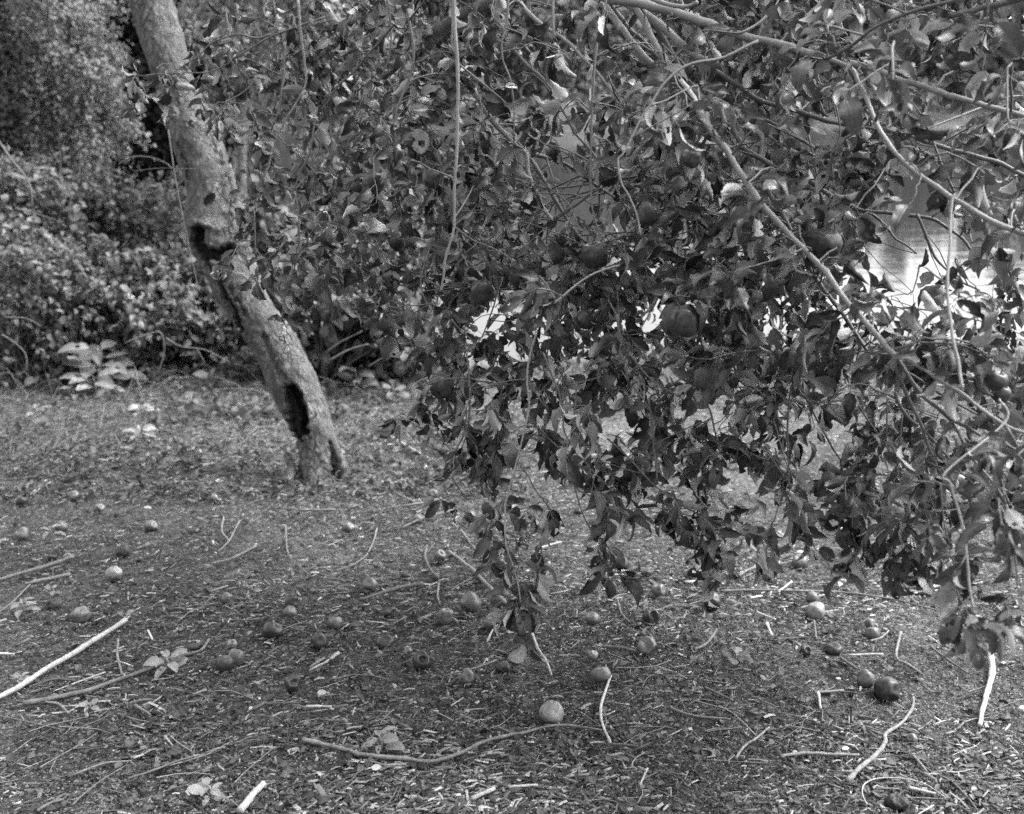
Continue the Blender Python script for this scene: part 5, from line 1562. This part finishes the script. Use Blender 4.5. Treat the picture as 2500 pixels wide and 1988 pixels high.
# thin loose twigs
mb = MB()
X, Y = ground_points(1900, 0.45)
for x, y in zip(X, Y):
    a = rng.normal(0.3, 0.9); L = rng.uniform(0.05, 0.22); r = rng.uniform(0.0009, 0.0026)
    pts = []
    aa = a
    p = np.array([x, y])
    for i in range(4):
        pts.append((p[0], p[1], gz(p[0], p[1]) + 0.008 + r)); aa += rng.normal(0, 0.3); p = p + L / 3 * np.array([math.cos(aa), math.sin(aa)])
    tube(mb, np.array(pts), np.linspace(r, r * 0.6, 4), 4, 0.05, rng.beta(1.5, 1.8), cap=False)
mb.build('loose_twigs', M['grass'], kind='stuff', label='thin loose twigs scattered over the chips')

# dry stems and grass at the back left, and along the pond's edge
blade = template_arrays((np.array([(-.5, 0, 0), (.5, 0, 0), (-.4, .35, .05), (.4, .35, .05), (-.25, .7, .0), (.25, .7, .0), (0, 1, -.12)], float), [(0, 1, 3, 2), (2, 3, 5, 4), (4, 5, 6)], np.zeros((7, 2))))


def grass(name, X, Y, Lf, Wf, lean, label, mat='grass', sh=None):
    n = len(X)
    a = rng.uniform(0, 6.28, n); e = lean(n)
    D = np.stack([np.cos(a) * np.cos(e), np.sin(a) * np.cos(e), np.sin(e)], 1)
    R = axes(D, np.stack([0.5 * rng.standard_normal(n), -np.ones(n), rng.random(n)], 1), np.ones(n))
    L, W = Lf(n), Wf(n)
    R = R * np.stack([W, L, L], 1)[:, None, :]
    merged(name, [blade], np.zeros(n, int), R, np.stack([X, Y, land(X, Y)], 1), rng.beta(1.5, 1.7, n) if sh is None else sh(n), M[mat], kind='stuff', label=label)


n = 9000
px, py = rng.uniform(-100, 700, n), rng.uniform(870, 1120, n)
py = np.minimum(py, 1150 - 0.28 * px * (rng.random(n) < 0.8))
t = 1 / (2.45e-4 * (py - 500)); X = (px - CX) / F * t; Y = -(py - CY) / F * t * SP + t * CP
grass('dry_grass', X, Y, logn(0.10, 0.5, 0.03, 0.32), logn(0.003, 0.3, 0.0015, 0.006), lambda n: np.abs(rng.normal(0.15, 0.35, n)), 'flattened dry grass and stems before the thicket')
n = 6000
X = rng.uniform(-3.6, 7.5, n); Y = rng.uniform(9.2, 11.3, n) + 0.08 * np.clip(X, 0, 9)
k = land(X, Y) > WATER - 0.1
grass('shore_grass', X[k], Y[k], logn(0.12, 0.5, 0.05, 0.4), logn(0.006, 0.3, 0.003, 0.012), lambda n: np.abs(rng.normal(0.7, 0.5, n)), 'pale grass along the near edge of the pond')


n = 5200
px, py = rng.uniform(-80, 1010, n), rng.uniform(870, 1060, n)
k = (fbm(px / 90, py / 30, 0, 3, 64) > -0.15 + (py - 900) / 260)
px, py = px[k], py[k]; n = len(px)
t = 1 / (2.45e-4 * (py - 500)); X = (px - CX) / F * t; Y = -(py - CY) / F * t * SP + t * CP
D = rng.standard_normal((n, 3)) * np.array([1, 1, 0.3]); N = np.array([0, -0.4, 1]) + 0.5 * rng.standard_normal((n, 3))
merged('ground_ivy', MEDI, rng.integers(0, 4, n), axes(D, N, rng.uniform(0.035, 0.085, n)), np.stack([X, Y, land(X, Y) + 0.01 + 0.10 * rng.random(n) ** 2], 1), rng.random(n), M['ivy'], kind='stuff', label='low ivy and seedlings spreading before the thicket')
n = 5200
px, py = rng.uniform(-80, 1300, n), rng.uniform(880, 1230, n)
t = 1 / (2.45e-4 * (py - 500)); X = (px - CX) / F * t; Y = -(py - CY) / F * t * SP + t * CP
D = rng.standard_normal((n, 3)) * np.array([1, 1, 0.15]); N = np.array([0, 0, 1]) + 0.6 * rng.standard_normal((n, 3))
merged('leaf_drift', LOA[:6], rng.integers(0, 6, n), axes(D, N, rng.uniform(0.03, 0.06, n)), np.stack([X, Y, land(X, Y) + 0.01 + 0.02 * rng.random(n)], 1), rng.random(n), M['dead'], kind='stuff', label='drift of dark dead leaves before the thicket')

# ------------------------------------------------------------------ shrubs, thicket, trees behind
def cloud(center, rad, nclump, nleaf, size, seed, clump=0.25, shell=0.55, flat=0.0):
    """leaf positions in clumps spread through an uneven rounded volume"""
    r = np.random.default_rng(seed)
    c = r.standard_normal((nclump, 3)); c /= np.linalg.norm(c, axis=1)[:, None]
    rr = shell + (1 - shell) * r.random(nclump) ** 0.6
    bump = 1 + 0.22 * vnoise(c[:, 0] * 2.2 + seed, c[:, 1] * 2.2, c[:, 2] * 2.2, seed)
    c = c * (rr * bump)[:, None] * np.array(rad)
    k = r.integers(0, nclump, nleaf)
    arch = c * 0.4 + r.standard_normal((nclump, 3)) * 0.5 * np.array(rad).mean(); arch /= np.linalg.norm(arch, axis=1)[:, None]
    u = r.random(nleaf) * 2 - 0.6
    ln = clump * r.uniform(1.0, 2.4, nclump)[k]
    p = c[k] + arch[k] * (u * ln)[:, None] + r.standard_normal((nleaf, 3)) * (clump * 0.42 * r.uniform(0.5, 1.3, nclump)[k])[:, None]
    p[:, 2] -= 0.5 * u ** 2 * ln
    out = p / (np.linalg.norm(p, axis=1)[:, None] + 1e-9)
    D = out * 0.5 + r.standard_normal((nleaf, 3)) * 0.6 + np.array([0, 0, -0.35])
    N = out * 0.6 + np.array([0, 0, 0.9]) + r.standard_normal((nleaf, 3)) * 0.5
    return p + np.array(center), D, N, r.uniform(0.6, 1.25, nleaf) * size, c + np.array(center)


def shrub(name, base, center, rad, nclump, nleaf, size, mat, seed, label, cat, temps=MINI, clump=0.25, shell=0.55, nstem=7, stem_r=0.02, group=None, bigleaf=None, stemname='branch', trunk=None, crown='foliage'):
    root = simple_empty(name, Vector(base), label, cat, group)
    p, D, N, s, cl = cloud(center, rad, nclump, nleaf, size, seed, clump, shell)
    gd = land(p[:, 0], p[:, 1])
    k = p[:, 2] > np.maximum(gd, WATER) + 0.01
    p, D, N, s = p[k], D[k], N[k], s[k]
    sh = np.random.default_rng(seed + 1).random(len(p))
    m = merged(crown, temps, rng.integers(0, len(temps), len(p)), axes(D, N, s), p, sh, M[mat], smooth=True)
    m.parent = root; m.matrix_parent_inverse = Matrix.Translation(-root.location); m['kind'] = 'stuff'
    if trunk:
        tp, tr = trunk
        mb = MB(); tube(mb, catmull(tp, n=6), np.linspace(tr, tr * 0.6, len(catmull(tp, n=6))), 12, 0.06)
        part('trunk', mesh('trunk', np.concatenate(mb.V), mb.L, mb.T, M['bark']), root)
    for i in range(nstem):
        e = cl[(i * 37) % len(cl)]
        b = np.array(base) if not trunk else np.array(trunk[0][-1])
        mid = (b + e) / 2 + np.array([rng.normal(0, .1), rng.normal(0, .1), 0.1]) * rad[0]
        mb = MB(); C = catmull([b + [rng.normal(0, .03), rng.normal(0, .03), 0], mid, e], n=5)
        tube(mb, C, np.linspace(stem_r, stem_r * 0.3, len(C)), 6, 0.06)
        part(stemname, mesh(stemname, np.concatenate(mb.V), mb.L, mb.T, M['twig']), root)
    if bigleaf:
        nb, bs, bm = bigleaf
        r = np.random.default_rng(seed + 5)
        # the largest leaves show on the side turned to the path
        q = p[(p[:, 1] < np.quantile(p[:, 1], 0.35))]
        sel = q[r.permutation(len(q))[:nb]]
        for j, v in enumerate(sel):
            v = v + np.array([0, -0.04, 0.02])
            d = (r.normal(0, .7), -0.35 + r.normal(0, .3), -0.5 + r.normal(0, .4)); nn = (r.normal(0, .35), -0.9, 0.8)
            place_leaf(root, bmesh_leaf(int(r.integers(0, 6)), bm), v, d, nn, bs * r.uniform(0.7, 1.25))
    return root


def at(px, py, z):
    v = P(px, py, z); return (v.x, v.y, v.z)


def foot(px, z):
    v = P(px, 900, z); x, y = v.x, v.y
    return (x, y, gz(x, y))


# tangled dry canes that spill out of the thicket
mb = MB()
for i in range(150):
    px, py = rng.uniform(-60, 1000), rng.uniform(800, 960)
    z = rng.uniform(8.3, 9.8)
    x0 = (px - CX) / F * z; y0 = P(px, 900, z).y; z0 = gz(x0, y0)
    a = rng.uniform(0, 6.28); L = rng.uniform(0.2, 0.8); h = rng.uniform(0.02, 0.22) * (1.0 if px < 520 else 0.5)
    pts = [(x0 + math.cos(a) * L * t, y0 + math.sin(a) * L * t * 0.6, z0 + 0.01 + h * math.sin(t * 3.0) + 0.02 * rng.normal()) for t in np.linspace(0, 1, 6)]
    tube(mb, catmull([np.array(p) for p in pts], n=2), rng.uniform(0.001, 0.003), 4, 0.05, rng.beta(1.6, 1.6), cap=False)
mb.build('dry_canes', M['grass'], kind='stuff', label='tangle of thin dry canes spilling out of the thicket')
n = 9000
px = rng.uniform(-80, 1050, n); z = rng.uniform(9.0, 10.2, n); X = (px - CX) / F * z; Y = z * 0.99 - 0.15
ht = np.clip(0.16 + 0.30 * fbm(X * 1.9, Y * 1.9, 0, 3, 88), 0.02, 0.5)
D = rng.standard_normal((n, 3)) * np.array([1, 1, 0.5]); N = np.array([0, -0.5, 1]) + 0.5 * rng.standard_normal((n, 3))
merged('weed_growth', MEDI, rng.integers(0, 4, n), axes(D, N, rng.uniform(0.035, 0.09, n)), np.stack([X, Y, land(X, Y) + 0.01 + ht * rng.random(n)], 1), rng.random(n), M['ivy'], kind='stuff', label='ragged weeds at the foot of the thicket')

# rounded shrub upper left
shrub('tall_shrub', foot(170, 12.6), at(145, 110, 12.6), (0.54, 0.8, 1.6), 190, 26000, 0.062, 'shrub', 1, 'tall rounded small-leaved shrub rising behind the thicket', 'shrub', clump=0.17, shell=0.5)
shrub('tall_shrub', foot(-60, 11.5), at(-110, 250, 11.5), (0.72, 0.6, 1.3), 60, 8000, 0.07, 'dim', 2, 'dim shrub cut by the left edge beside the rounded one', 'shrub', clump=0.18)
# dark evergreens that fill the gaps
for i, (px, py, z, rx, rz, lab) in enumerate([(60, 100, 16.0, 1.9, 2.6, 'dark evergreen behind the rounded shrub at far left'), (380, 260, 15.5, 1.1, 2.2, 'dark evergreen in the gap between the rounded shrub and the leaning trunk'),
                                              (600, -150, 14.5, 1.4, 1.35, 'dark overhanging tree crown behind the thin leaves right of the trunk'), (830, -140, 15.0, 1.3, 1.35, 'dark crown standing over the pond behind the left branches')]):
    b = foot(px, z) if i < 2 else foot(380 + 20 * i, 14.6)
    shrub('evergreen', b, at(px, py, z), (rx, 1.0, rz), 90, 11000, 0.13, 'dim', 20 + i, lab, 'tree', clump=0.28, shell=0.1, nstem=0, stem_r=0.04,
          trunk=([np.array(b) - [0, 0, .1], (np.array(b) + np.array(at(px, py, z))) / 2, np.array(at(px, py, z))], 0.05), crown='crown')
# slender tree behind the trunk
b = foot(590, 10.0)
tp = [np.array(b) - [0, 0, .1], np.array(at(590, 640, 10.0)), np.array(at(590, 460, 10.0)), np.array(at(593, 300, 10.0)), np.array(at(602, 150, 10.0)), np.array(at(622, 0, 10.0)), np.array(at(640, -200, 10.0))]
shrub('slender_tree', b, at(690, -60, 10.2), (1.1, 0.8, 0.95), 60, 7000, 0.075, 'shrub', 31, 'slender straight young tree close behind the leaning trunk', 'tree', clump=0.2, shell=0.25, nstem=5, stem_r=0.02, trunk=(tp, 0.052), crown='crown')
# thicket of vines on the left
TH = [(-60, 560, 8.6, 0.75, 0.62, 0.075, 'vine-covered mound at the left edge under the dim shrub'),
      (110, 520, 8.9, 0.75, 0.50, 0.070, 'top mound of the vine thicket below the rounded shrub'),
      (330, 560, 9.2, 0.62, 0.50, 0.070, 'vine mound right before the dark gap beside the trunk'),
      (60, 720, 8.0, 0.70, 0.50, 0.060, 'lower left bank of the thicket with dry canes'),
      (300, 730, 8.2, 0.62, 0.42, 0.075, 'middle bank of the thicket with pale rounded leaves'),
      (460, 730, 8.6, 0.42, 0.42, 0.075, 'part of the thicket touching the leaning trunk from the left')]
for i, (px, py, z, rx, rz, ls, lab) in enumerate(TH):
    z, rx, rz, ls = z * 1.15, rx * 1.15, rz * 1.12, ls * 1.1
    shrub('vine_thicket', foot(px, z), at(px, py, z), (rx, 0.55, rz), 70, 4200, ls, 'vine', 40 + i, lab, 'thicket', temps=MEDI, clump=0.13, shell=0.45, nstem=10, stem_r=0.008, stemname='cane', bigleaf=(34 if i in (4, 5, 2) else 14, 0.085, 'weed' if i in (4, 5) else 'vine'))
# big-leaved vine right of the trunk
for i, (px, py, z, rx, rz, ls, lab) in enumerate([(800, 740, 8.2, 0.55, 0.50, 0.12, 'large-leaved vine bush close right of the trunk'), (980, 800, 8.6, 0.45, 0.36, 0.11, 'low large-leaved bush behind the left edge of the curtain'),
                                                  (640, 640, 9.0, 0.42, 0.50, 0.10, 'leafy bush just behind the bend of the trunk'), (900, 620, 9.6, 0.6, 0.35, 0.09, 'pale bush on the bank behind the left part of the curtain')]):
    z, rx, rz, ls = z * 1.1, rx * 1.1, rz * 1.08, ls * 1.1
    shrub('vine_bush', foot(px, z), at(px, py, z), (rx, 0.45, rz), 50, 1700, ls, 'vine', 60 + i, lab, 'bush', temps=MEDI, clump=0.14, shell=0.4, nstem=8, stem_r=0.008, stemname='cane', bigleaf=(60 if i == 0 else 25, 0.13 if i == 0 else 0.10, 'vine'))
# plants at the pond's near edge on the right
for i, (px, py, z, rx, rz, ls, lab) in enumerate([(2440, 930, 9.4, 0.45, 0.30, 0.08, 'dark shore plant at the right edge beyond the fan of twigs'), (2130, 890, 10.2, 0.35, 0.16, 0.08, 'low shore plant in the gap left of the fan of twigs'), (1560, 890, 10.2, 0.5, 0.12, 0.07, 'low shore plant behind the middle of the curtain')]):
    shrub('shore_plant', foot(px, z), at(px, py, z), (rx, 0.3, rz), 30, 900, ls, 'vine', 70 + i, lab, 'plant', temps=MEDI, clump=0.1, nstem=4, stem_r=0.006, stemname='cane')

# trailing canes in and before the thicket
CAN = [([(-10, 335), (28, 390), (70, 445), (80, 505)], 9, 'bare cane rising at the left edge above the thicket', 8.0),
       (c1([(880, 680), (920, 950), (980, 1250), (1040, 1520)]), 5, 'thin upright dead stalk close to the left side of the trunk', 5.9),
       (c1([(620, 860), (690, 822), (780, 822), (860, 850), (900, 880)]), 4, 'arched thin cane before the dark gap', 7.5),
       (c1([(700, 895), (850, 880), (1050, 885), (1230, 880), (1400, 900)]), 2.5, 'hair-thin level twig crossing in front of the trunk', 5.8),
       (c6([(30, 420), (150, 425), (240, 470)]), 5, 'pale cane lying on the lower left bank', 7.4),
       (c6([(10, 520), (100, 580), (150, 640), (150, 720), (90, 780)]), 6, 'looped cane on the lower left bank', 7.3),
       (c6([(730, 570), (860, 520), (940, 510), (960, 620), (920, 760)]), 5, 'hooked cane in front of the dark hollow of the thicket', 7.5),
       (c6([(970, 540), (1060, 590), (1200, 610), (1340, 680)]), 5, 'long cane drooping towards the trunk', 7.5),
       (c6([(1150, 600), (1200, 690)]), 4, 'short cane under the long drooping one', 7.5),
       (c6([(1930, 670), (2040, 610), (2156, 575)]), 7, 'straight dry cane sticking out right behind the trunk', 6.9),
       (c6([(1910, 620), (2000, 560), (2120, 500)]), 5, 'upper dry cane behind the trunk', 7.0),
       (c1([(80, 1090), (190, 1120), (290, 1150)]), 6, 'dead pale stem lying in the vine mound at left', 7.9),
       (c4([(0, 790), (80, 740), (180, 690)]), 5, 'faint cane among the large vine leaves', 7.4)]
for pts, wpx, lab, z in CAN:
    ctrl = [np.array(P(p[0], p[1], z)) for p in pts]
    base = ctrl[0]
    C = catmull([c - base for c in ctrl], n=6)
    mb = MB(); tube(mb, C, np.linspace(wpx, wpx * 0.5, len(C)) * 0.75 / 2 * z / F, 6, 0.1)
    o = mb.build('cane', M['greywood' if z < 7 else 'darkwood'], label=lab, cat='cane'); o.location = base

# far shore: each tree its own
frng = random.Random(5)
fx = -22.0; i = 0
LABF = ['low rounded tree', 'broad bushy tree', 'tall feathery tree', 'dense dark tree', 'pale open tree', 'leaning waterside tree']
PLC = ['at the far left behind the dark evergreens', 'behind the rounded shrub', 'behind the leaning trunk', 'seen through the thin leaves right of the trunk', 'behind the left part of the curtain', 'behind the vertical shoot', 'left of the pale far bank', 'straight above the pale far bank',
       'right of the pale far bank', 'behind the parallel limbs', 'behind the thickest leaves at upper right', 'behind the crossing branches at upper right', 'above the smooth dark water at right', 'behind the cut stub at upper right', 'in the upper right corner', 'just past the right edge', 'beyond the right edge']
while fx < 32:
    h = frng.uniform(5.0, 6.6); wd = frng.uniform(1.9, 2.8)
    y = 48.5 + frng.uniform(0, 2.5) + 4.5 * float(sstep(1, 9, fx))
    g = gz(fx, y)
    base = (fx, y, g)
    cz = g + h * 0.52
    lab = '%s on the far shore, %s' % (LABF[i % 6], PLC[min(i * 17 // 25, len(PLC) - 1)])
    shrub('far_tree', base, (fx, y, cz), (wd, 1.6, h * 0.52), 60, 3800, 0.36, 'far', 80 + i, lab, 'tree', clump=0.42, shell=0.3, nstem=2, stem_r=0.07,
          trunk=([np.array(base) - [0, 0, .2], np.array([fx + .1, y, g + h * .3]), np.array([fx, y, cz])], 0.14), group='trees on the far shore', crown='crown')
    fx += wd * 0.95; i += 1
# low growth and the hill behind
n = 30000
X = rng.uniform(-30, 40, n); Y = rng.uniform(44, 60, n)
k = (land(X, Y) > WATER) & ~((np.abs(X - 1.8) < 3.0) & (Y < 47.5))
X, Y = X[k], Y[k]
n = len(X)
merged('far_undergrowth', MINI, rng.integers(0, 3, n), axes(unit(n), unit(n) + np.array([0, -.3, 1]), rng.uniform(0.2, 0.45, n)), np.stack([X, Y, land(X, Y) + rng.random(n) * 1.1], 1), rng.random(n), M['far'], kind='stuff', label='low growth along the far bank')
hx = np.linspace(-150, 170, 80); hy = np.linspace(60, 130, 30)
HX, HY = np.meshgrid(hx, hy)
HZ = -2 + sstep(60, 80, HY) * (7.5 + 1.6 * fbm(HX * 0.05, HY * 0.05, 0, 3, 91))
ii, jj = np.meshgrid(np.arange(29), np.arange(79), indexing='ij')
q = np.stack([ii * 80 + jj, ii * 80 + jj + 1, (ii + 1) * 80 + jj + 1, (ii + 1) * 80 + jj], -1).reshape(-1, 4)
obj('hills', mesh('hills', np.stack([HX, HY, HZ], -1).reshape(-1, 3), q.ravel(), np.full(len(q), 4), rough_mat('wooded_hill', 0.03, 0.10, 0.6, 0.9, 0.8, 0.4, fine=4)), kind='structure', label='low wooded hill behind the far shore')

# foliage and trees added out of view, overhead and behind, to block sky light
n = 7000
c = rng.standard_normal((n, 3)); c /= np.linalg.norm(c, axis=1)[:, None]
c = c * (rng.random(n) ** 0.4)[:, None] * np.array([3.4, 2.6, 1.0]) + np.array([1.8, 4.2, 3.9])
k = c[:, 2] > 1.51 + 0.06 * np.abs(c[:, 1]) + 0.35
c = c[k]; n = len(c)
k = rng.random(n) < 0.75
c = c[k]; n = len(c)
D = rng.standard_normal((n, 3)) + np.array([0, 0, -0.5])
o = merged('added_shade_foliage', LOA[:6], rng.integers(0, 6, n), axes(D, rng.standard_normal((n, 3)) + np.array([0, 0, 1.2]), rng.uniform(0.06, 0.10, n)), c, rng.random(n), M['leaf'])
o.parent = tree; o.matrix_parent_inverse = TI; o['kind'] = 'stuff'
for i, (x, y, r_, lab) in enumerate([(-1.5, -5.5, 3.0, 'broad leafy tree added unseen behind the viewpoint to block sky light'), (4.5, -5.0, 3.0, 'second broad leafy tree added behind the viewpoint, to its right, to block sky light'), (-7.5, -1.0, 2.8, 'broad leafy tree added out of sight to the left to block sky light')]):
    b = np.array([x, y, gz(x, y)])
    shrub('added_shade_tree', b, (x, y, b[2] + 4.2), (r_, r_, 3.0), 110, 6500, 0.25, 'far', 130 + i, lab, 'tree', clump=0.5, shell=0.3, nstem=5, stem_r=0.06, trunk=([b - [0, 0, .2], b + [0.1, 0, 1.5], b + [0, 0, 3.4]], 0.2), crown='crown')

# a few leaves turned so that their pale underside shows
for j, ((px, py), z, d, sz) in enumerate([(c1([(1145, 610)])[0], 4.05, (0.2, -0.2, -1), 0.045), (c1([(1670, 5)])[0], 4.0, (0.6, 0, -0.4), 0.05), (c1([(1770, 20)])[0], 4.0, (1, 0, -0.4), 0.045), (c1([(1590, 450)])[0], 4.0, (0, 0, -1), 0.04),
        (c1([(1310, 735)])[0], 4.05, (1, 0, -0.5), 0.05), (c1([(1215, 700)])[0], 4.1, (0.8, 0, -0.6), 0.04), (c1([(1600, 600)])[0], 4.0, (1, 0, -0.2), 0.035), (c2([(1660, 525)])[0], 3.0, (1, 0, -0.3), 0.05), (c2([(1420, 560)])[0], 3.2, (0.3, 0, 1), 0.05),
        (c2([(860, 570)])[0], 3.1, (1, 0, 0.1), 0.04), (c3([(1980, 480)])[0], 2.5, (-1, 0, -0.3), 0.06), (c3([(700, 820)])[0], 2.8, (1, 0, -0.2), 0.055), (c5([(400, 70)])[0], 2.7, (-0.5, 0, -0.8), 0.05), (c5([(60, 300)])[0], 2.8, (0.5, 0, -0.7), 0.045),
        (c5([(1100, 420)])[0], 2.6, (0.8, 0, -0.5), 0.06), (c3([(500, 850)])[0], 2.9, (0.6, 0, 0.3), 0.04), (c2([(430, 720)])[0], 3.3, (-1, 0, 0.1), 0.06), (c4([(900, 300)])[0], 3.1, (0.2, 0, -1), 0.05), (c4([(1290, 340)])[0], 2.9, (0.4, 0, -0.8), 0.05), (c5([(560, 590)])[0], 2.7, (1, 0, 0.1), 0.045)]):
    V, L, T, U = template_arrays(HI[(j * 5) % 18])
    if j < 18:
        me_ = mesh('leaf', V, L, T, M['paleleaf'] if j < 10 else M['weed'], U, {'shade': np.full(len(V), 0.5)})
    o = place_leaf(tree, me_, np.array(P(px, py, z)), d, (0.2, -1, 0.7), sz)
    o['label'] = 'leaf with its pale underside showing'
